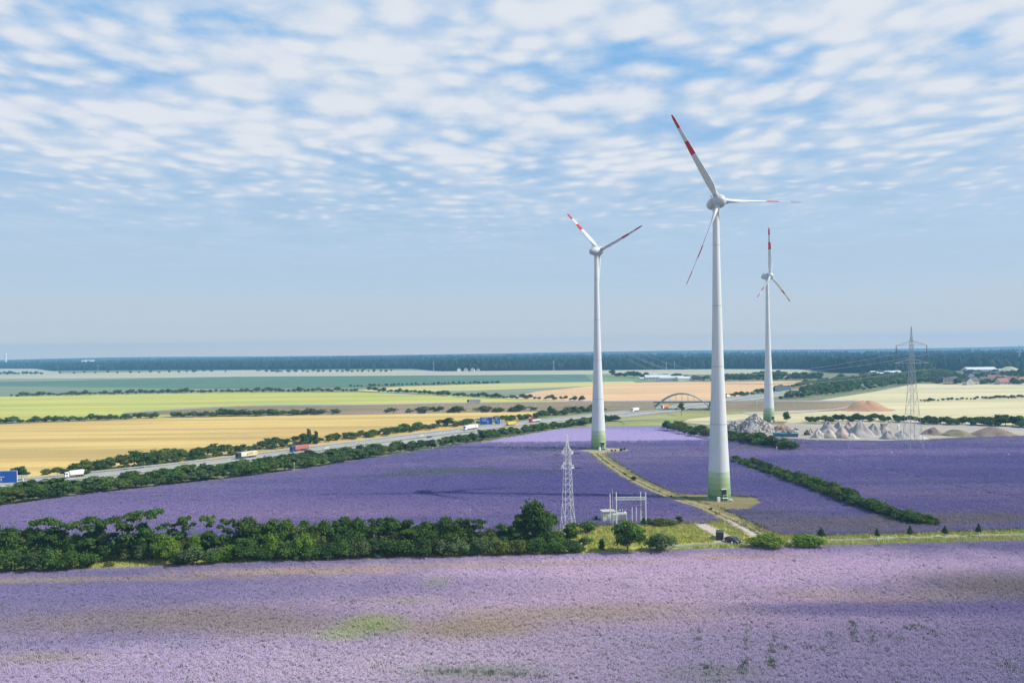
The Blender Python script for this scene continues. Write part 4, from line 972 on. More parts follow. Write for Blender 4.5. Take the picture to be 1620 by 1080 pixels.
def blade_mesh(Rb=33.0):
    mb = MB(); st = 26; n = 12; root = 1.9
    for k in range(st):
        t = k/(st-1); r = root+(Rb-root)*t
        ch_ = 1.55 if t < .03 else (1.55+(2.75-1.55)*min(1, (t-.03)/.11) if t < .14 else 2.75-(t-.14)/.86*1.85)
        if t > .975: ch_ *= .55
        th = (1.45 if t < .03 else 1.45*(1-min(1, (t-.03)/.2))+.20*ch_*min(1, t/.2)) ; th = max(th, .14*ch_)
        tw = rad(16)*(1-t)**2
        for i in range(n):
            a = 2*math.pi*i/n; x = ch_*.5*math.cos(a)+ch_*.10*min(1, t*8); y = th*.5*math.sin(a)*(1-.25*math.cos(a)*min(1, t*6))
            mb.v.append((x*math.cos(tw)-y*math.sin(tw), x*math.sin(tw)+y*math.cos(tw)+.9*t*t, r))
    for k in range(st-1):
        t = (k+.5)/(st-1); mi = 1 if (.50 < t < .67 or t > .84) else 0
        for i in range(n):
            j = (i+1) % n; mb.f.append((k*n+i, k*n+j, (k+1)*n+j, (k+1)*n+i)); mb.m.append(mi)
    mb.f.append(tuple((st-1)*n+i for i in range(n))); mb.m.append(1)
    return mb.mesh('blade', [TW, RED], True)
BLADE = blade_mesh()
def turbine(label, base_px, hub_y, yaw, theta, pitch, doordir, tilt=5.0, cone=.045, Rb=32.2):
    p = G(*base_px); H = (base_px[1]-hub_y)*mpp(p); k = H/98.0
    t = thing('wind_turbine', label, 'wind turbine', (p.x, p.y, 0), 0, 'three wind turbines'); t.scale = (k, k, k)
    # painted rings at the foot, then the long white shaft of joined sections
    for i in range(5):
        prof = [(prof_r(zz), zz) for zz in (i*1.88, i*1.88+.94, i*1.88+1.86)]
        MB().lathe(prof, 48).obj('painted_ring', GREENS[i], t, True)
    zs = [9.4, 25, 44, 64, 84, 95.6]
    for a, e in zip(zs, zs[1:]):
        m_ = 6; MB().lathe([(prof_r(a+(e-a-.05)*q/m_), a+(e-a-.05)*q/m_) for q in range(m_+1)], 48).obj('tower_section', TW, t, True)
    for zj in zs[1:-1]: MB().lathe([(prof_r(zj)+.025, zj-.16), (prof_r(zj)+.025, zj+.10)], 40).obj('section_joint', STEEL, t)
    MB().lathe([(4.1, -.05), (4.1, .22)], 40).obj('foundation_ring', CONCRETE, t)
    # door, steps and lamp
    dx, dy = math.cos(doordir), math.sin(doordir)
    rz = doordir+math.pi/2
    d = MB().box((dx*3.62, dy*3.62, 2.5), (1.5, .5, 2.6), rz=rz).obj('door', DARKM, t)
    MB().box((dx*3.75, dy*3.75, 3.95), (1.9, .55, .18), rz=rz).obj('door_canopy', PALESTEEL, t)
    st_ = MB(); tx, ty = -dy, dx
    for s_ in range(6):
        st_.box((dx*4.3+tx*(.9+s_*.34), dy*4.3+ty*(.9+s_*.34), 1.15-s_*.2), (.34, 1.1, .12), rz=rz)
    st_.box((dx*4.3, dy*4.3, 1.2), (1.7, 1.2, .12), rz=rz)
    st_.tube((dx*4.8-tx*.8, dy*4.8-ty*.8, 0), (dx*4.8-tx*.8, dy*4.8-ty*.8, 2.2), .05); st_.tube((dx*4.8+tx*.8, dy*4.8+ty*.8, 0), (dx*4.8+tx*.8, dy*4.8+ty*.8, 2.2), .05)
    st_.tube((dx*4.8-tx*.8, dy*4.8-ty*.8, 2.2), (dx*4.8+tx*.8, dy*4.8+ty*.8, 2.2), .05)
    st_.obj('entrance_steps', PALESTEEL, t)
    MB().box((dx*4.3-tx*2.2, dy*4.3-ty*2.2, .8), (.9, .7, 1.6), rz=rz).obj('control_cabinet', PALESTEEL, t)
    # nacelle egg and rotor
    tilt = rad(tilt); nrm = Vector((math.sin(yaw)*math.cos(tilt), -math.cos(yaw)*math.cos(tilt), math.sin(tilt)))
    u = Vector((math.cos(yaw), math.sin(yaw), 0)); v = nrm.cross(u)*-1
    if v.z < 0: v = -v
    c0 = Vector((0, 0, 98))
    egg = [(.15, -4.2), (.8, -4.0), (1.4, -3.4), (1.85, -2.4), (2.1, -1.2), (2.18, 0), (2.12, .75)]
    MB().lathe(egg, 32, nrm, c0).obj('nacelle', NAC, t, True)
    hubp = c0+nrm*2.1
    MB().lathe([(2.05, -1.2), (2.25, -.5), (2.2, .35), (1.95, 1.1), (1.5, 1.7), (.8, 2.1), (.12, 2.25)], 32, nrm, hubp).obj('spinner', NAC, t, True)
    MB().tube((0, 0, 95.5), (0, 0, 96.6), 1.12, 20, 1.35).obj('yaw_collar', NAC, t)
    an = c0-nrm*2.6
    a_ = MB(); a_.tube(an+Vector((0, 0, 1.6)), an+Vector((0, 0, 3.3)), .06); a_.tube(an+Vector((-.5, 0, 2.9)), an+Vector((.5, 0, 2.9)), .05); a_.box(an+Vector((0, 0, 1.75)), (.7, .5, .5)); a_.obj('weather_mast', DARKM, t)
    for q in range(3):
        th = theta+q*2*math.pi/3; rd = (u*math.cos(th)+v*math.sin(th)+nrm*cone).normalized()*(Rb/33.0); tg = rd.cross(nrm)
        tg = tg.normalized(); ax_ = tg.cross(rd).normalized(); ch_ = tg*math.cos(pitch)+ax_*math.sin(pitch)*(1 if ax_.dot(nrm) > 0 else -1); th_ = rd.normalized().cross(ch_)
        o = link('blade', BLADE, t)
        o.matrix_local = Matrix(((ch_.x, th_.x, rd.x, hubp.x), (ch_.y, th_.y, rd.y, hubp.y), (ch_.z, th_.z, rd.z, hubp.z), (0, 0, 0, 1)))
        MB().lathe([(.98, 1.5), (.95, 3.0)], 18, rd, hubp).obj('blade_root_collar', NAC, t, True)
    return t
T1 = turbine('nearest and tallest wind turbine, on the brown grass pad beside the track', (1138, 789.5), 321, rad(19.6), rad(3.2), rad(74), rad(-80), 5.3, .043, 32)
T2 = turbine('middle wind turbine at the end of the track, left of the nearest one', (947, 710.5), 397, rad(126), rad(165.7), rad(110), rad(-62), 8, .027, 30.7)
T3 = turbine('farthest wind turbine, smallest in view, rising behind the rubble heap', (1216.5, 667), 437, rad(50), rad(91), rad(72), rad(-60), 4, .055, 32.5)

# ------------------------------------------------------------------ lattice mast and power pylon
def bars(mb, a, e, r=.07, n=4): mb.tube(a, e, r, n, cap=False)
def lattice(mb, zs, ws, r=.08, brace=.045):
    cs = [[Vector((sx_*w_/2, sy_*w_/2, z)) for sx_, sy_ in ((-1, -1), (1, -1), (1, 1), (-1, 1))] for z, w_ in zip(zs, ws)]
    for k in range(len(zs)-1):
        for i in range(4):
            j = (i+1) % 4
            bars(mb, cs[k][i], cs[k+1][i], r); bars(mb, cs[k][i], cs[k+1][j] if k % 2 else cs[k+1][j], brace); bars(mb, cs[k+1][i], cs[k+1][j], brace)
            if (zs[k+1]-zs[k]) > 2.0: bars(mb, cs[k][j], cs[k+1][i], brace)
MASTM = plain('white_mast_paint', (.62, .63, .63), .5); INS = plain('insulator_brown', (.05, .045, .05), .3)
p = G(899, 843); k = mpp(p); HM = 157*k
mast = thing('lattice_mast', 'white lattice power mast with two short cross arms behind the foreground belt', 'pylon', (p.x, p.y, 0), rad(18))
zs = [HM*t for t in (0, .16, .29, .345, .42, .49, .55, .60, .65, .70, .745, .785, .83, .89, .95, 1.0)]
ws = [3.3, 2.75, 2.3, 2.15, 2.0, 1.9, 1.8, 1.72, 1.65, 1.6, 1.5, 1.35, 1.05, .65, .3, .05]
mb = MB(); lattice(mb, zs, ws, .065, .035); mb.obj('lattice_body', MASTM, mast)
for zc, half in ((HM*.655, 2.0), (HM*.80, 1.7)):
    for s_ in (-1, 1):
        mb = MB(); tip = Vector((s_*half, 0, zc))
        for a in (Vector((s_*.6, -.8, zc)), Vector((s_*.6, .8, zc)), Vector((s_*.5, -.5, zc+1.7)), Vector((s_*.5, .5, zc+1.7))): bars(mb, a, tip, .09)
        bars(mb, Vector((s_*.6, -.8, zc)), Vector((s_*.6, .8, zc)), .08); bars(mb, Vector((s_*1.3, -.4, zc)), Vector((s_*.5, .5, zc+1.7)), .06); bars(mb, Vector((s_*1.7, 0, zc+.8)), Vector((s_*1.2, -.5, zc)), .06)
        mb.obj('cross_arm', MASTM, mast)
        for d_ in (-1, 1):
            ib = MB()
            for q in range(6): ib.tube(tip+Vector((s_*(.25+q*.26), d_*(.1+q*.1), -.05-q*.015)), tip+Vector((s_*(.25+q*.26+.12), d_*(.1+q*.1+.05), -.06-q*.015)), .16, 7)
            ib.tube(tip, tip+Vector((s_*1.8, d_*.7, -.15)), .04); ib.obj('insulator', INS, mast)
for s_ in (-1, 1):
    for q in (-1, 1): MB().box((s_*1.65, q*1.65, .2), (.7, .7, .5)).obj('footing', CONCRETE, mast)
MASTP, MASTH = Vector((p.x, p.y, 0)), HM
PYM = plain('grey_green_steel', (.34, .38, .37), .5)
def pylon(name, label, p, H, rz, group=None, wid=1.0, r=.12):
    t = thing(name, label, 'pylon', (p.x, p.y, 0), rz, group)
    mb = MB(); zs = [H*v for v in (0, .17, .31, .43, .53, .61, .68, .74, .80, .86, .92, 1.0)]; ws = [H*v for v in (.120, .093, .072, .056, .044, .036, .031, .028, .025, .02, .010, .002)]
    lattice(mb, zs, ws, r*.8, r*.36); mb.obj('lattice_body', PYM, t)
    for zc, half in ((H*.70, H*.150), (H*.845, H*.132)):
        for s_ in (-1, 1):
            a_ = MB(); tip = Vector((s_*half, 0, zc))
            for q in (-1, 1):
                bars(a_, Vector((s_*.7, q*.6, zc)), tip, r*1.0); bars(a_, Vector((s_*.5, q*.4, zc+H*.035)), tip, r*1.0)
            for q in (.35, .6, .8): bars(a_, Vector((s_*half*q, 0, zc)), Vector((s_*half*(q-.12), 0, zc+H*.035*(1-q))), r*.4)
            a_.obj('cross_arm', PYM, t)
            for q in ((1.0, .62) if zc < H*.75 else (1.0,)):
                MB().tube((s_*half*q, 0, zc), (s_*half*q, 0, zc-(2.4 if zc < H*.75 else 4.0)), .15*r/.12, 6).obj('insulator', INS, t)
    for s_ in (-1, 1):
        for q in (-1, 1): MB().box((s_*H*.0625, q*H*.0625, .15), (1, 1, .5)).obj('footing', CONCRETE, t)
    return t
pp = G(1444, 710); HP = (710-516)*mpp(pp)
PY = pylon('power_pylon', 'tall grey lattice power pylon in the violet field at the right', pp, HP, rad(6))
farp = [(1262, 583, 569), (876, 586, 569), (686, 587, 571), (501, 583, 573), (155, 586, 576), (1054, 585, 572), (1067, 585, 570), (1458, 584, 566), (1613, 583, 545)]
names_ = ['behind the farthest turbine', 'left of the middle turbine', 'near the small hamlet', 'left of centre', 'at the far left', 'left of a close pair above the distant farm', 'right of a close pair above the distant farm', 'just behind the large grey pylon', 'at the far right edge']
proto_far = None
for (x, yb, yt), nm in zip(farp, names_):
    q = G(x, yb); H = (yb-yt)*mpp(q)
    lab = 'tiny distant power pylon before the forest, %s' % nm
    if proto_far is None: proto_far = pylon('distant_pylon', lab, q, 40.0, .2, 'distant pylons', r=.35); proto_far.scale = (H/40,)*3
    else: dup(proto_far, (q.x, q.y, 0), R.uniform(-.4, .4), lab, scale=(H/40,)*3)
# wires
WIRE = plain('aluminium_wire', (.5, .5, .5), .4, .5)
def wire(a, e, sag, label, group, r=.035, name='power_line'):
    mb = MB(); N = 22; pts = []
    for i in range(N+1):
        t = i/N; q = a.lerp(e, t); q.z -= 4*sag*t*(1-t); pts.append(q)
    for i in range(N): mb.tube(pts[i], pts[i+1], r, 4, cap=False)
    tag(mb.obj(name, WIRE), label, 'power line', group)
q2 = G(1262, 583); H2 = (583-569)*mpp(q2)
for (s_, zf, dz) in ((-1, .835, 3.6), (1, .835, 3.6), (-1, .69, 2.4), (1, .69, 2.4), (-.62, .69, 2.4), (.62, .69, 2.4)):
    half = HP*(.155 if zf > .8 else .175)*s_
    a = pp+Vector((half*math.cos(rad(6)), half*math.sin(rad(6)), HP*zf-dz)); n2 = Vector((150, 980, 0))+Vector((half, 0, HP*zf-dz))
    wire(a, n2, 17, 'sagging wire from the grey pylon towards the distant motorway', 'wires of the grey pylon', .085)
for (s_, zf) in ((-1, .655), (1, .655), (-1, .8), (1, .8)):
    a = MASTP+Vector((s_*2.8, 1.6, MASTH*zf)); e = Vector((-125+s_*3, 318, MASTH*zf*.9)); wire(a, e, 3.5, 'thin wire running from the white lattice mast towards the left motorway belt', 'wires of the white mast', .022)

# ------------------------------------------------------------------ substation
sp = G(989, 829); k = mpp(sp)
SUB = thing('substation_gantry', 'grey steel gantry of tall posts and a truss beam beside the kiosk', 'gantry', (sp.x, sp.y, 0))
def off(px): return (px-989)*k
for px, hpx, dy in ((964.5, 50, -1.5), (971, 57, -6.0), (1013, 52, -1.0), (1019.5, 53, -2.5)):
    MB().tube((off(px), dy, 0), (off(px), dy, hpx*k), .16, 8, .13).obj('post', PALESTEEL, SUB)
MB().tube((off(967.5), -3, 0), (off(967.5), -3, 61*k), .07, 6, .03).obj('lightning_rod', PALESTEEL, SUB)
mb = MB(); z0, z1 = 42.5*k, 46*k; xa, xb = off(971), off(1019)
for y_ in (-3.5, -2.7):
    bars(mb, (xa, y_, z0), (xb, y_, z0), .07); bars(mb, (xa, y_, z1), (xb, y_, z1), .07)
    N = 12
    for i in range(N):
        a, e = xa+(xb-xa)*i/N, xa+(xb-xa)*(i+1)/N; bars(mb, (a, y_, z0 if i % 2 else z1), (e, y_, z1 if i % 2 else z0), .05)
mb.obj('truss_beam', PALESTEEL, SUB)
MB().box(((off(990)+off(1019.5))/2, -1.2, 29.5*k), (29.5*k, .18, .2)).obj('busbar_beam', plain('dark_steel', (.10, .12, .14), .5), SUB)
for px in (1001, 1007.5): MB().tube((off(px), 1.0, 0), (off(px), 1.0, 28*k), .11, 7).obj('post', PALESTEEL, SUB)
for px in (1000, 1006, 1011):
    ib = MB()
    for q in range(5): ib.tube((off(px), -3.1, z0-.3-q*.22), (off(px), -3.1, z0-.42-q*.22), .14, 7)
    ib.obj('insulator', INS, SUB)
for px in (979, 985): MB().tube((off(px), -3, 20*k), (off(px+4), -3, z0), .03, 4).obj('down_lead', STEEL, SUB)
kp_ = G(964, 829); KW = plain('kiosk_render', (.58, .56, .50), .8, var=.08, scale=1.5)
KI = thing('kiosk', 'small pale flat-roofed switch kiosk with a grey door beside the transformer', 'kiosk', (kp_.x, kp_.y+3, 0), rad(8))
MB().box((0, 0, 1.55), (3.6, 2.8, 3.1)).obj('wall', KW, KI); MB().box((0, 0, 3.2), (4.0, 3.2, .2)).obj('roof', plain('kiosk_roof', (.40, .38, .35), .8), KI)
MB().box((.35, -1.44, 1.25), (1.5, .08, 2.3)).obj('door', plain('kiosk_door', (.66, .67, .64), .5), KI); MB().box((-1.1, -1.44, 2.3), (.7, .06, .4)).obj('vent', STEEL, KI)
tp = G(986, 828); TRM = plain('transformer_paint', (.60, .62, .58), .5)
TR = thing('transformer', 'pale power transformer with cooling fins and bushings beside the kiosk', 'transformer', (tp.x, tp.y+3, 0), rad(5))
MB().box((0, 0, 1.5), (2.6, 1.8, 2.2)).obj('tank', TRM, TR); MB().box((0, 0, .2), (3.4, 2.6, .4)).obj('plinth', CONCRETE, TR)
for i in range(9): MB().box((-1.05+i*.26, -1.15, 1.5), (.07, .5, 1.7)).obj('cooling_fin', TRM, TR)
for i in range(3):
    ib = MB(); ib.tube((-.7+i*.7, 0, 2.6), (-.8+i*.8, 0, 3.6), .10, 7, .06)
    for q in range(4): ib.tube((-.7+i*.7, 0, 2.75+q*.2), (-.7+i*.7, 0, 2.82+q*.2), .2, 8)
    ib.obj('bushing', INS, TR)
MB().tube((-1.0, .3, 3.0), (1.0, .3, 3.0), .32, 10).obj('conservator', TRM, TR)
SG = thing('switchgear_cabinet', 'pale switchgear cabinet between kiosk and transformer', 'cabinet', (tp.x-2.1, tp.y+1.2, 0))
MB().box((0, 0, 1.25), (1.5, 1.2, 2.5)).obj('housing', TRM, SG); MB().box((0, -.62, 1.3), (1.2, .05, 2.0)).obj('door', plain('cabinet_door', (.5, .55, .53), .5), SG)

# ------------------------------------------------------------------ vehicles
TYRE = plain('tyre_rubber', (.02, .02, .02), .8); RIMM = plain('wheel_rim', (.4, .4, .4), .3, .6); LAMP = plain('headlamp_glass', (.7, .7, .68), .15); TAIL = plain('tail_lamp', (.4, .02, .02), .3)
def wheel(parent, x, y, r=.5, w_=.3):
    o = MB().tube((x, y-w_/2, r), (x, y+w_/2, r), r, 14).obj('wheel', TYRE, parent)
    MB().tube((x, y-w_/2-.01, r), (x, y+w_/2+.01, r), r*.55, 10).obj('rim', RIMM, o)
def paint(name, c): return plain(name, c, .3, var=.03, spec=.6)
def truck(label, p, rz, cab, box, Lb=13.4, Hb=2.75, cabt='semi', stripes=None):
    """x forward is the nose"""
    t = thing('lorry', label, 'lorry', (p[0], p[1], p[2]), rz)
    MB().prism([(5.6, .55), (8.05, .55), (8.1, 1.7), (7.85, 3.45), (7.2, 3.7), (5.7, 3.7)], -1.22, 1.22).obj('cab', cab, t)
    MB().prism([(8.115, 1.85), (7.89, 3.2), (7.80, 3.2), (8.02, 1.85)], -1.1, 1.1).obj('windscreen', GLASS, t)
    for s_ in (-1, 1):
        MB().box((7.2, s_*1.23, 2.45), (.9, .04, .8)).obj('side_window', GLASS, t); MB().box((8.11, s_*.85, .95), (.06, .4, .25)).obj('headlight', LAMP, t)
        MB().box((7.75, s_*1.4, 2.5), (.12, .2, .7)).obj('mirror', cab, t)
    MB().box((0.5, 0, .95), (14.0, 1.0, .3)).obj('chassis', DARKM, t)
    bx = MB().box((5.3-Lb/2, 0, 1.25+Hb/2), (Lb, 2.5, Hb)).obj('cargo_body', box, t)
    if stripes: stripes(t, Lb, Hb)
    MB().box((5.3-Lb+.02, 0, 1.15), (.1, 2.4, .18)).obj('rear_bumper', TAIL, t)
    for x in (7.0, 3.6, 5.3-Lb+1.6, 5.3-Lb+2.9, 5.3-Lb+4.2):
        for s_ in (-1, 1): wheel(t, x, s_*1.05)
    return t
def tipper(label, p, rz):
    t = thing('lorry', label, 'lorry', tuple(p), rz); W_ = paint('tipper_white', (.75, .74, .68))
    MB().prism([(2.0, .5), (4.0, .5), (4.05, 1.5), (3.8, 2.9), (2.1, 3.0)], -1.2, 1.2).obj('cab', W_, t)
    MB().prism([(4.07, 1.6), (3.84, 2.65), (3.75, 2.65), (3.97, 1.6)], -1.05, 1.05).obj('windscreen', GLASS, t)
    for s_ in (-1, 1): MB().box((3.2, s_*1.21, 2.1), (.9, .04, .75)).obj('side_window', GLASS, t)
    MB().box((-.8, 0, .9), (8.6, 1.0, .3)).obj('chassis', DARKM, t)
    MB().prism([(1.5, 1.3), (1.8, 3.4), (1.0, 3.55), (-5.2, 3.75), (-5.5, 3.6), (-4.9, 1.25)], -1.25, 1.25).obj('tipping_body', W_, t)
    for i in range(6):
        for s_ in (-1, 1): MB().box((1.0-i*1.1, s_*1.29, 2.4), (.10, .06, 2.0)).obj('body_rib', W_, t)
    for x in (3.2, -2.2, -3.5, -4.8):
        for s_ in (-1, 1): wheel(t, x, s_*1.05)
    return t
CARM = {}
def car(label, p, rz, colr, van=False, group=None):
    t = thing('van' if van else 'car', label, 'van' if van else 'car', tuple(p), rz, group)
    m_ = CARM.setdefault(colr, paint('car_paint', colr))
    if van: body = [(-2.4, .4), (2.3, .4), (2.45, .8), (2.35, 1.15), (1.5, 1.35), (.85, 2.0), (-2.3, 2.05), (-2.45, 1.2)]; win = [(1.42, 1.36), (.83, 1.92), (-2.2, 1.95), (-2.3, 1.36)]; hw = .93
    else: body = [(-2.1, .35), (2.1, .35), (2.2, .6), (2.1, .85), (1.1, 1.0), (.45, 1.45), (-1.1, 1.48), (-1.8, 1.05), (-2.2, .98), (-2.25, .6)]; win = [(1.0, 1.0), (.42, 1.40), (-1.05, 1.43), (-1.65, 1.04)]; hw = .87
    MB().prism(body, -hw, hw).obj('body', m_, t)
    for s_ in (-1, 1):
        a, e = sorted((s_*(hw-.01), s_*(hw+.012)))
        MB().prism(win, a, e).obj('side_window', GLASS, t)
        MB().box((2.17 if not van else 2.38, s_*hw*.72, .75), (.1, .3, .16)).obj('headlight', LAMP, t); MB().box((-2.22 if not van else -2.42, s_*hw*.8, .85), (.08, .22, .2)).obj('tail_light', TAIL, t)
        for x in (-1.35, 1.35): wheel(t, x, s_*(hw-.1), .33, .2)
    fr = [(1.12, 1.01), (.46, 1.46), (.44, 1.44), (1.09, .99)] if not van else [(1.53, 1.36), (.88, 2.0), (.84, 1.97), (1.48, 1.34)]
    MB().prism([(x+.02, z+.02) for x, z in fr], -hw*.88, hw*.88).obj('windscreen', GLASS, t)
    return t
def road_at(px, off_):
    """nearest motorway station to a photo column, offset across"""
    best = min(range(len(mw)-1), key=lambda i: abs(PPX+F*mw[i].x/mw[i].y-px))
    i = best; a, e = mw[i], mw[i+1]
    if PPX+F*a.x/a.y > px and i > 0: i -= 1; a, e = mw[i], mw[i+1]
    xa, xe = PPX+F*a.x/a.y, PPX+F*e.x/e.y; t = (px-xa)/(xe-xa) if abs(xe-xa) > 1e-6 else 0
    q = a.lerp(e, max(0, min(1, t))); d = (e-a).normalized()
    return q+Vector((-d.y, d.x, 0))*off_, math.atan2(d.y, d.x)
def shift_for(px, off_):
    """station such that the offset point sits in column px"""
    x = px
    for _ in range(6):
        q, a = road_at(x, off_); x += px-(PPX+F*q.x/q.y)
    return road_at(x, off_)
VS = .74
def small(t):
    t.scale = (VS, VS, VS); return t
def onroad(px, off_):
    q, a = shift_for(px, off_); return (q.x, q.y, .31), a
q, a = onroad(113, 8.5); small(tipper('white tipper lorry on the far carriageway at the left, heading left', q, a+math.pi))
def livery(t, Lb, Hb):
    for x, w_, c, zc, hh in ((-1.5, 3.4, (.55, .33, .12), .55, 1.5), (-5.6, 2.6, (.62, .40, .18), .5, 1.2), (.9, .9, (.2, .15, .12), .4, 1.0)):
        for s_ in (-1, 1): MB().box((x, s_*1.262, 1.25+Hb*zc), (w_, .02, hh)).obj('livery_panel', paint('livery', c), t)
q, a = onroad(390, 8.5); small(truck('lorry with dark cab and cream and tan printed trailer on the motorway', q, a+math.pi, paint('cab_navy', (.02, .03, .07)), paint('trailer_cream', (.66, .60, .48)), 11.5, 2.7, stripes=livery))
q, a = onroad(474, 8.5); small(truck('lorry with blue cab and faded red trailer on the motorway', q, a+math.pi, paint('cab_blue', (.02, .04, .14)), paint('trailer_red', (.40, .14, .12)), 11, 2.5))
q, a = onroad(744, 8.5); small(truck('white lorry with white trailer left of the blue overhead signs', q, a+math.pi, paint('cab_white', (.78, .78, .76)), paint('trailer_white', (.80, .80, .78)), 12.5, 2.7))
q, a = onroad(806, 4.5); small(truck('lorry with bright yellow trailer half hidden behind the roadside belt', q, a, paint('cab_yellow', (.65, .42, .04)), paint('trailer_yellow', (.70, .48, .04)), 9.5, 2.4))
q, a = onroad(846, 8.5); small(truck('lorry with red cab and low pale trailer right of the yellow one', q, a+math.pi, paint('cab_red', (.45, .02, .05)), paint('trailer_pale', (.62, .58, .52)), 11, 1.3))
q, a = onroad(1006, 8.5); small(truck('small white lorry approaching the arch bridge from the right', q, a+math.pi, paint('cab_white', (.78, .78, .76)), paint('trailer_white', (.80, .80, .78)), 8, 2.6))
q, a = onroad(1052, 8.5); small(truck('lorry with orange trailer passing under the arch bridge', q, a+math.pi, paint('cab_white', (.78, .78, .76)), paint('trailer_orange', (.65, .24, .06)), 10, 2.7))
for px, o_, col, lab in ((68, 5.0, (.12, .14, .18), 'dark grey car behind the white tipper lorry on the motorway'), (288, -4.5, (.05, .06, .08), 'black car just behind the white car on the near carriageway'), (301, -4.6, (.75, .76, .76), 'white car on the near carriageway at left, leading the black one'),
                         (513, 5.0, (.7, .72, .72), 'white car behind the red lorry'), (664, 5.0, (.75, .75, .75), 'white car on the motorway before the white lorry, farther lane'), (678, -4.6, (.10, .12, .16), 'dark car on the motorway before the white lorry, nearer lane'),
                         (1069, -4.6, (.75, .75, .75), 'white car beneath the arch bridge')):
    q, a = onroad(px, o_); small(car(lab, q, a+(math.pi if o_ > 0 else 0), col))
for i, (px, dy, L_) in enumerate(((1149, 6, 8), (1176, 5, 8), (1193, 8, 8), (1208, 5, 7))):
    q, a = onroad(px, 20); small(truck(['leftmost', 'second', 'third', 'rightmost'][i]+' of four white lorries parked in the lay-by beyond the bridge', q, a+.3*i, paint('cab_white', (.78, .78, .76)), paint('trailer_white', (.80, .80, .78)), L_, 2.5))
ctr = min(embL, key=lambda v: abs(PPX+F*v.x/v.y-741)); i0 = embL.index(ctr); dd = embL[i0+1]-embL[i0-1]
small(truck('dark cab lorry with grey tank trailer on the embankment road', (ctr.x, ctr.y-2, ctr.z+.01), math.atan2(dd.y, dd.x)+math.pi, paint('cab_dark', (.03, .04, .06)), paint('trailer_grey', (.32, .34, .42)), 12, 2.5))
v1 = G(1139, 852); car('black van parked on the gravel path, seen almost from behind', (v1.x, v1.y, .12), rad(74), (.012, .016, .018), True)
v2 = G(1160, 858.5); car('dark blue car parked on the gravel by the lane', (v2.x, v2.y, .12), rad(-62), (.012, .016, .05))

# sign gantries
BLUE = plain('sign_blue', (.012, .10, .42), .5, var=.05); SW = plain('sign_white', (.78, .78, .78), .5)
def gantry(label, px, o0, o1, panels, zb, post='both', h=3.6):
    q, a = shift_for(px, 8); q = Vector((q.x, q.y, .2))
    t = thing('sign_gantry', label, 'sign gantry', tuple(q), a+math.pi/2)   # local x runs across the road
    for x in ([o0, o1] if post == 'both' else [o0 if post == 'a' else o1]): MB().box((x, 0, zb/2+1.6), (.45, .45, zb+3.2)).obj('post', PALESTEEL, t)
    MB().box(((o0+o1)/2, 0, zb+h*.5), (abs(o1-o0), .5, .7)).obj('beam', PALESTEEL, t)
    for (x0, w_) in panels:
        pa = MB().box((x0+w_/2, .42, zb+h/2), (w_, .12, h)).obj('sign_panel', SW, t)
        for s_ in (1,):
            MB().box((x0+w_/2, .42+.075*s_, zb+h/2), (w_-.3, .04, h-.3)).obj('blue_face', BLUE, pa)
            tx = MB()
            for r_ in range(3): tx.box((x0+w_*.5+R.uniform(-.3, .3), .42+.10*s_, zb+h*(.74-.2*r_)), (w_*R.uniform(.4, .62), .02, .26))
            tx.prism([(x0+w_*.30, zb+.25), (x0+w_*.30+.16, zb+.25), (x0+w_*.30+.16, zb+.8), (x0+w_*.30+.4, zb+.8), (x0+w_*.30+.08, zb+1.15), (x0+w_*.30-.24, zb+.8), (x0+w_*.30, zb+.8)], .42+.09, .42+.115)
            tx.obj('white_lettering', SW, pa)
    return t
def sign_board(label, px, yb, yt, x0, x1, panels, postx):
    """overhead boards facing the viewer's left, surveyed by their corners"""
    base = G(px, yb); k = mpp(base); t = thing('sign_gantry', label, 'sign gantry', (base.x, base.y, .1), rad(4))
    zt, zb = (yb-yt)*k, (yb-panels[0][3])*k
    MB().box(((x0+x1)/2*k-px*k, .3, (zt+zb)/2+.1), ((x1-x0)*k, .35, .6)).obj('beam', PALESTEEL, t)
    for x in postx: MB().box(((x-px)*k, .3, (zt+zb)/4+.2), (.4, .4, (zt+zb)/2+.4)).obj('post', PALESTEEL, t)
    for (a, e, y0, y1) in panels:
        xa, xe, za, ze = (a-px)*k, (e-px)*k, (yb-y1)*k, (yb-y0)*k; w_, h = xe-xa, ze-za
        pa = MB().box(((xa+xe)/2, 0, (za+ze)/2), (w_, .14, h)).obj('sign_panel', SW, t)
        MB().box(((xa+xe)/2, -.09, (za+ze)/2), (w_-.22, .03, h-.22)).obj('blue_face', BLUE, pa)
        tx = MB()
        for r_, (u0, u1) in enumerate(((.15, .6), (.12, .5), (.2, .7))): tx.box((xa+w_*(u0+u1)/2, -.115, za+h*(.82-.16*r_)), (w_*(u1-u0), .02, h*.045))
        ax = xa+w_*.62; tx.prism([(ax, za+h*.1), (ax+.14, za+h*.1), (ax+.14, za+h*.26), (ax+.38, za+h*.26), (ax+.07, za+h*.42), (ax-.24, za+h*.26), (ax, za+h*.26)], -.125, -.105)
        tx.obj('white_lettering', SW, pa)
    return t
sign_board('overhead gantry with a large blue direction sign at the left edge', 12, 772, 744, -40, 44, [(-38, 27, 744.5, 764)], (35,))
sign_board('overhead gantry with two blue direction signs behind the white lorry', 776, 684, 659, 750, 799, [(759.5, 779.5, 659.5, 671.5), (783, 791.5, 660, 671)], (752.5, 797))
tgt = sign_board('grey-green back of an overhead sign gantry beside the far turbine', 1240, 622, 609, 1225, 1253, [(1226, 1252, 609.5, 617)], (1227, 1252))
for ch_ in tgt.children:
    if ch_.name.startswith('sign_panel'):
        ch_.data.materials[0] = TEAL
        for g2 in list(ch_.children): bpy.data.objects.remove(g2)

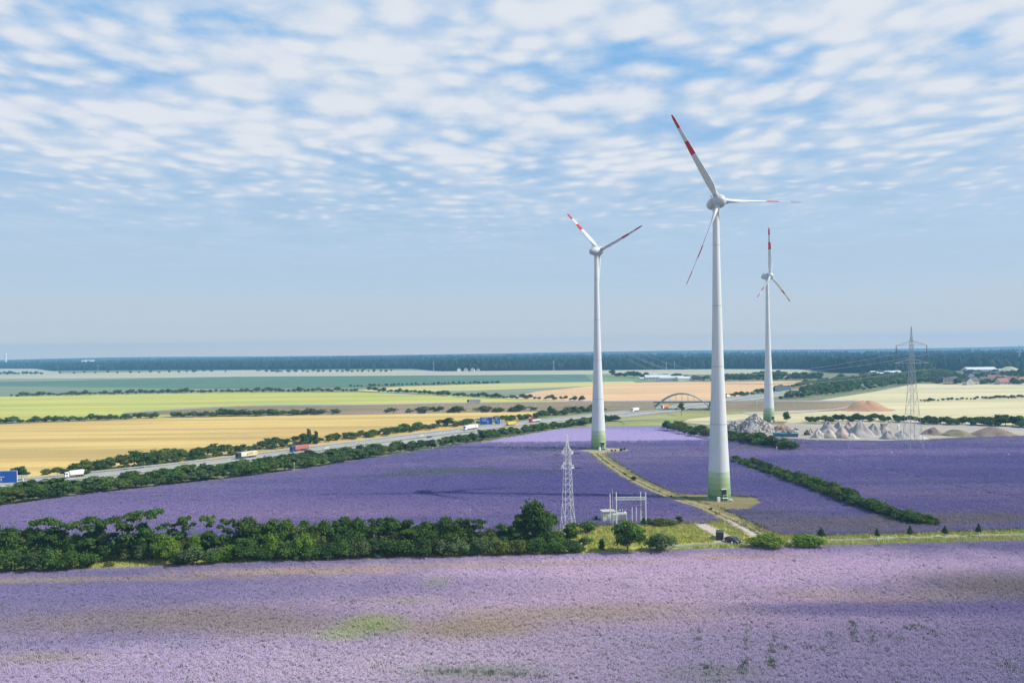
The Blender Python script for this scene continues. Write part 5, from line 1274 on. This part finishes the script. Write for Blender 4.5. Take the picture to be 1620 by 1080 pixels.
# marker posts, lamp posts and small signs
def markerpost(label, px, yb, hpx, group=None):
    p = G(px, yb); k = mpp(p); h = max(1.2, hpx*k)
    t = thing('marker_post', label, 'marker post', (p.x, p.y, 0), 0, group)
    MB().tube((0, 0, 0), (0, 0, h), .08, 6).obj('pole', PALESTEEL, t); MB().box((0, -.05, h*.85), (.42, .1, h*.3)).obj('marker_head', SW, t)
for px, yb, h, lab in ((1030.5, 693, 5, 'white marker post in the violet field behind the middle turbine'), (685, 713, 6, 'white marker post at the field edge below the roadside belt'), (465.5, 744, 13, 'white marker post standing in the left roadside belt'), (1411, 720, 6, 'white marker post in the lilac strip left of the pylon foot'),
                       (1595, 722, 4, 'white marker post in the violet field at the far right'), (1229, 713, 7, 'white marker post before the end of the far hedge'), (1158, 864, 4, 'white reflector post at the mouth of the gravel path'), (1405, 856, 5, 'white reflector post on the lane verge among the saplings'), (920, 866, 8, 'white round sign on a post at the end of the foreground belt'), (1396, 855, 4, 'small white reflector post by the lane saplings, left one')):
    markerpost(lab, px, yb, h)
for i, px in enumerate((672, 700, 762, 792, 846, 905, 1190, 1213, 1247)):
    src = embL if px < 1040 else embR
    c_ = min(src, key=lambda v: abs(PPX+F*v.x/v.y-px))
    t = thing('lamp_post', 'slim pale lamp post on the crossing road embankment', 'lamp post', (c_.x+(px-(PPX+F*c_.x/c_.y))*mpp(c_), c_.y-10.5, 1.5), 0, 'lamp posts along the crossing road')
    MB().tube((0, 0, 0), (0, 0, 6.2), .09, 6).obj('pole', PALESTEEL, t); MB().box((0, .5, 6.2), (.25, 1.2, .12)).obj('lamp_head', STEEL, t)

# ------------------------------------------------------------------ rubble, gravel heaps, earth mounds
def heapmat(name, c1, c2, sc=.9, bump=.9):
    m, nb, bs = newmat(name); g_ = nb.n('ShaderNodeNewGeometry').outputs['Position']
    c = nb.mix(nb.sm(nb.noise(g_, sc, 6, .75), .35, .65), c1, c2); c = nb.mix(nb.sm(nb.noise(g_, sc*.22, 3), .45, .7, 0, .5), c, tuple(.7*x for x in c1))
    nb.set(bs.inputs['Base Color'], c); bs.inputs['Roughness'].default_value = .95; bs.inputs['Specular IOR Level'].default_value = .1
    bp = nb.n('ShaderNodeBump', {'Height': nb.noise(g_, 2.2, 6, .8), 'Strength': bump, 'Distance': .5}); nb.set(bs.inputs['Normal'], bp.outputs[0])
    return m
GR1 = heapmat('gravel_pale', (.42, .39, .34), (.52, .48, .42)); GR2 = heapmat('gravel_grey', (.33, .31, .31), (.42, .39, .37)); GR3 = heapmat('gravel_pink', (.44, .34, .30), (.50, .42, .37))
BR = heapmat('brown_earth', (.20, .155, .125), (.26, .205, .16)); OR_ = heapmat('orange_earth', (.42, .24, .14), (.36, .24, .16)); RB = heapmat('rubble_mix', (.26, .25, .25), (.50, .47, .44), 1.6)
def heap(label, px, yb, yt, hw, mat, cat='gravel heap', name='gravel_heap', rough=.20, flat=0.0, seed=0, depth=1.0, cone=True, group=None):
    p = G(px, yb); k = mpp(p); r = hw*k; H = max(.8, (yb-yt)*k)
    n1, n2 = 32, 11; mb = MB(); rg = random.Random(seed+int(px))
    sd_ = rg.random()*50
    for j in range(n2+1):
        t = j/n2
        for i in range(n1):
            a = 2*math.pi*i/n1; nn = noise.noise(Vector((math.cos(a)*1.6+sd_, math.sin(a)*1.6, t*2.2)))
            rr_ = r*t*(1+rough*1.6*nn); zz = H*((1-t)**1.12+.05*math.sin(t*3.14)-.06*max(0, 1-t*6))
            if not cone: zz = H*(math.cos(t*math.pi)*.5+.5)
            zz *= 1+rough*nn*(1 if 0 < t < 1 else 0)
            mb.v.append((rr_*math.cos(a), rr_*math.sin(a)*depth, max(-.1, zz) if j < n2 else -.15))
    for j in range(n2):
        for i in range(n1):
            a = j*n1+i; b_ = j*n1+(i+1) % n1; mb.f.append((a, b_, b_+n1, a+n1)) if False else mb.f.append((a, a+n1, b_+n1, b_)); mb.m.append(0)
    o = mb.obj(name, mat, smooth=True); o.location = (p.x, p.y+r*depth*.5, 0)
    return tag(o, label, cat, group)
cn = [(1297, 693, 678, 11, GR1, 'pale cone, front row, leftmost'), (1316, 693, 678.5, 13, GR1, 'pale wide cone, front row, second from the left'), (1335, 693, 673, 14, GR3, 'pinkish cone, front row, third from the left'), (1313, 684, 666, 16, GR2, 'grey cone behind the two leftmost front cones'),
      (1331, 682, 666, 13, GR2, 'grey cone in the rear row, second from the left'), (1346, 686, 667, 15, GR3, 'tall pinkish cone in the rear row, third from the left'), (1364, 691, 665.5, 21, GR2, 'largest grey cone in the middle of the yard'), (1350, 694, 685, 13, GR1, 'low cream mound before the pinkish cones'),
      (1386, 688, 669, 15, GR2, 'grey cone right of the largest one'), (1402, 688, 671, 13, GR3, 'pinkish cone left of the pylon, rear'), (1409, 695, 681, 15, GR2, 'low grey cone left of the pylon, front'), (1433, 695, 681, 20, GR2, 'broad grey heap directly behind the pylon legs'), (1457, 695, 688, 17, GR1, 'low pale heap right of the pylon legs')]
for i, (x, yb, yt, hw, m_, lab) in enumerate(cn): heap('gravel heap: '+lab, x, yb, yt, hw, m_, seed=i, group='gravel heaps in the yard')
heap('tall grey heap of concrete rubble beside the farthest turbine', 1199, 684, 656, 33, RB, 'rubble heap', 'rubble_heap', .22, cone=True)
heap('low grey rubble heap between the nearest turbine and the tall one', 1166, 681, 667, 20, RB, 'rubble heap', 'rubble_heap', .3, cone=False)
heap('low reddish earth heap right of the tall rubble heap', 1240, 684, 673, 26, heapmat('red_earth', (.32, .19, .14), (.42, .30, .22)), 'earth heap', 'earth_heap', .3, cone=False)
heap('low brown earth mound right of the pylon, with reddish top', 1480, 688, 677, 20, BR, 'earth mound', 'earth_mound', .2, cone=False)
heap('green overgrown earth mound between the brown ones', 1524, 690, 681, 32, heapmat('mossy_earth', (.18, .17, .10), (.23, .20, .14)), 'earth mound', 'earth_mound', .2, cone=False)
heap('large dark brown earth mound at the right end of the yard', 1584, 691, 677, 42, BR, 'earth mound', 'earth_mound', .15, cone=False)
heap('wide orange earth mound below the crossing road', 1378, 650, 635, 52, OR_, 'earth mound', 'earth_mound', .12, cone=False, depth=.7)
heap('pale grassy spoil hill beyond the village', 1608, 592, 580, 34, heapmat('pale_hill', (.36, .34, .25), (.42, .40, .30), .1), 'spoil hill', 'spoil_hill', .1, cone=False)
# loose blocks on the rubble heaps
def block(seed, mat):
    rg = random.Random(seed); mb = MB(); cs = [(x*rg.uniform(.5, 1), y*rg.uniform(.5, 1), z*rg.uniform(.4, .9)) for x, y, z in ((-.5, -.5, -.5), (.5, -.5, -.5), (.5, .5, -.5), (-.5, .5, -.5), (-.5, -.5, .5), (.5, -.5, .5), (.5, .5, .5), (-.5, .5, .5))]
    mb.quadbox(cs); return mb.mesh('rubble_block', mat)
P_ = []
for (px, yb, yt, hw, cnt, pw) in ((1199, 684, 656, 33, 900, 1.0), (1166, 681, 667, 20, 300, .6), (1240, 684, 673, 26, 160, .6)):
    c_ = G(px, yb); k = mpp(c_); r = hw*k; H = (yb-yt)*k
    for i in range(cnt):
        a = R.uniform(0, 6.28); t = math.sqrt(R.random())*1.05; P_.append((c_.x+r*t*math.cos(a), c_.y+r*.5+r*t*math.sin(a), max(.1, H*(1-t)*(1 if pw == 1 else .9)+R.uniform(0, .3))))
scatter('rubble', P_, [free('ra', block(1, plain('block_pale', (.55, .53, .50), .9))), free('rb', block(2, plain('block_grey', (.22, .22, .23), .9))), free('rc', block(3, plain('block_brown', (.36, .28, .23), .9)))], .5, 1.7)
def skip(label, px, yb, col):
    p = G(px, yb); t = thing('skip_container', label, 'skip container', (p.x, p.y, 0), rad(R.uniform(-20, 20)), 'blue skips in the yard')
    m_ = plain('skip_paint', col, .5)
    b_ = MB(); b_.quadbox([(-2.6, -1.1, .1), (2.6, -1.1, .1), (2.6, 1.1, .1), (-2.6, 1.1, .1), (-3, -1.2, 1.9), (3, -1.2, 1.9), (3, 1.2, 1.9), (-3, 1.2, 1.9)]); b_.obj('body', m_, t)
    MB().box((0, 0, 1.98), (6.1, 2.5, .14)).obj('top_rim', m_, t)
    for i in range(5): MB().box((-2+i, -1.2, 1), (.12, .14, 1.6)).obj('rib', m_, t)
for px, yb, lab in ((1232, 690, 'leftmost blue-green skip behind the far hedge in the rubble yard'), (1243, 691, 'middle blue-green skip behind the far hedge'), (1254, 691, 'rightmost blue-green skip behind the far hedge')): skip(lab, px, yb, (.03, .17, .24))
p = G(1398, 676); SM = thing('screening_machine', 'small blue-grey gravel screening machine with conveyor between the right gravel cones', 'machine', (p.x, p.y, 0), rad(20)); SMM = plain('screen_paint', (.14, .20, .26), .5)
MB().box((0, 0, 1.6), (3.4, 1.8, 1.5)).obj('hopper', SMM, SM); MB().quadbox([(1.5, -.5, 1.4), (8, -.5, 4.6), (8, .5, 4.6), (1.5, .5, 1.4), (1.5, -.5, 1.7), (8, -.5, 4.9), (8, .5, 4.9), (1.5, .5, 1.7)]).obj('conveyor_belt', SMM, SM)
for x_ in (-1.4, 1.4): MB().box((x_, 0, .45), (.25, 1.7, .9)).obj('leg', STEEL, SM)
MB().tube((5.6, 0, 0), (5.6, 0, 3.6), .1, 6).obj('belt_support', STEEL, SM)
# excavator
p = G(1277, 688); EX = thing('excavator', 'small dark tracked excavator left of the gravel cones', 'excavator', (p.x, p.y, 0), rad(30)); YM = plain('machine_dark', (.06, .06, .04), .5)
for s_ in (-1, 1): MB().box((0, s_*.9, .4), (3, .5, .8)).obj('track', TYRE, EX)
MB().box((-.3, 0, 1.3), (2.4, 1.9, .9)).obj('body', YM, EX); MB().box((.5, .5, 2.2), (1.0, .9, 1.2)).obj('cab', GLASS, EX)
MB().tube((.9, -.2, 1.5), (2.6, -.2, 3.4), .2, 6).obj('boom', YM, EX); MB().tube((2.6, -.2, 3.4), (3.8, -.2, 1.6), .15, 6).obj('stick', YM, EX); MB().box((3.8, -.2, 1.3), (.6, .8, .6)).obj('bucket', YM, EX)
p = G(1257, 681); car('dark car with white bonnet parked in the rubble yard', (p.x, p.y, .12), rad(10), (.08, .09, .10))
p = G(1421, 679); t = thing('storage_tank', 'small white upright tank behind the gravel heaps', 'tank', (p.x, p.y, 0)); MB().tube((0, 0, 0), (0, 0, 2.6), .6, 14).obj('shell', SW, t); MB().lathe([(.6, 2.6), (.4, 2.85), (.05, 2.95)], 14).obj('cap', SW, t)

# ------------------------------------------------------------------ buildings
ROOFR = plain('roof_red', (.26, .12, .095), .8, var=.2); ROOFD = plain('roof_dark', (.10, .085, .085), .8, var=.2); WALLW = plain('wall_white', (.68, .66, .60), .8); WALLB = plain('wall_beige', (.50, .44, .36), .8); PANE = plain('window_glass', (.05, .06, .08), .2); SHEET = plain('sheet_metal_roof', (.50, .53, .56), .5)
def house_proto(wall, roof, Lx, Ly, Hw, Hr, floors=2, nwin=4, name='house', chimney=True):
    t = thing(name, 'x y z w', 'house')
    MB().box((0, 0, Hw/2), (Lx, Ly, Hw)).obj('wall', wall, t)
    w_ = MB().prism([(-Ly/2, Hw), (Ly/2, Hw), (0, Hw+Hr-.15)], -Lx/2+.02, Lx/2-.02).obj('gable_wall', wall, t); w_.rotation_euler = (0, 0, math.pi/2)
    for s_ in (-1, 1):
        rf = MB().quadbox([(-Lx/2-.4, s_*(Ly/2+.5), Hw-.25), (Lx/2+.4, s_*(Ly/2+.5), Hw-.25), (Lx/2+.4, 0, Hw+Hr), (-Lx/2-.4, 0, Hw+Hr), (-Lx/2-.4, s_*(Ly/2+.5), Hw), (Lx/2+.4, s_*(Ly/2+.5), Hw), (Lx/2+.4, 0, Hw+Hr+.25), (-Lx/2-.4, 0, Hw+Hr+.25)]).obj('roof', roof, t)
        for fl in range(floors):
            for i in range(nwin):
                MB().box((-Lx/2+Lx*(i+.5)/nwin, s_*(Ly/2+.02), 1.5+2.7*fl), (1.2, .08, 1.3)).obj('window', PANE, t)
    if chimney: MB().box((Lx*.2, .6, Hw+Hr+.2), (.8, .8, 1.6)).obj('chimney', ROOFR, t)
    MB().box((Lx*.1, -Ly/2-.04, 1.0), (1.1, .08, 2.0)).obj('door', ROOFD, t)
    return t
HP_ = [house_proto(WALLW, ROOFD, 11, 9, 4.8, 4.2), house_proto(WALLW, ROOFR, 12, 9, 4.5, 4.0), house_proto(WALLB, ROOFD, 10, 8, 5.2, 3.6), house_proto(WALLB, ROOFR, 13, 9, 3.2, 4.6, 1)]
hs = [(1489, 606, 0, 'pale house at the left end of the village beside the beige field'), (1500, 608, 2, 'beige house with dark roof, second at the village left end'), (1508, 607, 0, 'dark-roofed house left of the white gabled one'), (1532, 609, 0, 'white house with bright gable facing the field, middle of the village'),
      (1540, 608, 2, 'low dark-roofed house just right of the white gable'), (1556, 607, 2, 'beige house behind dark garden trees in the village'), (1571, 603, 1, 'red-roofed house in mid village behind trees'), (1585, 608, 3, 'long low house with reddish roof near village right end'), (1600, 606, 1, 'pinkish red-roofed house left of the red barn'),
      (1618, 607, 1, 'house with bright red roof at the right edge of the photo'), (1518, 596, 0, 'white house in the rear row of the village, left'), (1534, 599, 0, 'low white house in the rear row, above the white gable'), (1545, 597, 2, 'beige house in the village rear row, centre'), (1573, 597, 0, 'white flat house in the rear row, right part'), (1585, 603, 3, 'small low house in the middle row at right'), (1593, 598, 1, 'red-roofed house in the rear row at right'),
      (1463, 600, 0, 'pale house half hidden left of the village trees')]
used = set()
for (x, y, kd, lab) in hs:
    q = G(x, y); rz = R.choice([.1, .5, 1.6, -.3, .2])
    if 'gable' in lab and 'white house' in lab: rz = 1.5
    if kd not in used: t = HP_[kd]; used.add(kd); t.location = (q.x, q.y, 0); t.rotation_euler = (0, 0, rz); t['label'] = lab; t['group'] = 'village houses'
    else: dup(HP_[kd], (q.x, q.y, 0), rz, lab, 'village houses')
barn = house_proto(WALLW, SHEET, 40, 16, 5, 3, 1, 8, 'barn', False)
bs_ = [(1040, 601, 'long pale farm shed with grey roof, left of three beyond the orange field', 1.0), (1062, 602, 'middle long farm shed with white roof beyond the orange field', .9), (1086, 602, 'right farm shed with pale roof beyond the orange field', .8), (1549, 590, 'long grey industrial hall behind the village', 1.3), (1020, 600, 'small pale farm building at left end of the distant farm', .45),
       (1207, 593, 'pale farm building left of the farthest turbine tower', .5), (1590, 587, 'small white hall behind the village near the spoil hill', .6), (5, 592, 'small white building at the far left edge', .5), (1351, 604, 'long low building beside the distant motorway bridge', .6), (1400, 596, 'long pale greenhouse strip behind the pylon', 1.2)]
for i, (x, y, lab, sc_) in enumerate(bs_):
    q = G(x, y)
    if i == 0: t = barn; t.location = (q.x, q.y, 0); t['label'] = lab; t['category'] = 'barn'; t['group'] = 'distant sheds'; t.scale = (sc_,)*3
    else: dup(barn, (q.x, q.y, 0), R.uniform(-.2, .2), lab, 'distant sheds', scale=(sc_,)*3)
for i, x in enumerate((719, 737, 748, 757, 706, 726)):
    q = G(x, 586.5+.3*(i % 3)); dup(HP_[i % 2], (q.x, q.y, 0), R.uniform(0, 3), ['white house of the distant hamlet, first from the left of the front', 'small hamlet house with red roof left of the bright gable', 'white hamlet house before the forest, second from its right end', 'bright white house at the right end of the hamlet before the forest', 'hamlet house farthest left, before the forest', 'pale hamlet house in the middle, before the forest'][i], 'hamlet before the forest', scale=(1.0,)*3)
q = G(9, 577); t = thing('chimney_tower', 'slim white tower on the horizon at the far left', 'tower', (q.x, q.y, 0)); MB().lathe([(9, 0), (5, 50), (5.6, 62)], 16).obj('shaft', SW, t); MB().lathe([(6.4, 62), (6.4, 70), (2, 74)], 16).obj('top_cap', SW, t)
q = G(141, 579); t = dup(barn, (q.x, q.y, 12), 0, 'bright white building rising from the forest at left', 'distant sheds', scale=(1.6, 1.6, 2.2))

# ------------------------------------------------------------------ haze
HZ = bpy.data.materials.new('haze'); HZ.use_nodes = True; hn = HZ.node_tree; hn.nodes.clear()
vo = hn.nodes.new('ShaderNodeVolumePrincipled'); vo.inputs['Color'].default_value = (.23, .52, .84, 1); vo.inputs['Density'].default_value = 0.00015; vo.inputs['Anisotropy'].default_value = 0.1
hn.links.new(vo.outputs[0], hn.nodes.new('ShaderNodeOutputMaterial').inputs['Volume'])
hz = MB().box((0, 3050, 69.5), (28100, 7000, 141)).obj('haze', HZ); hz['kind'] = 'stuff'
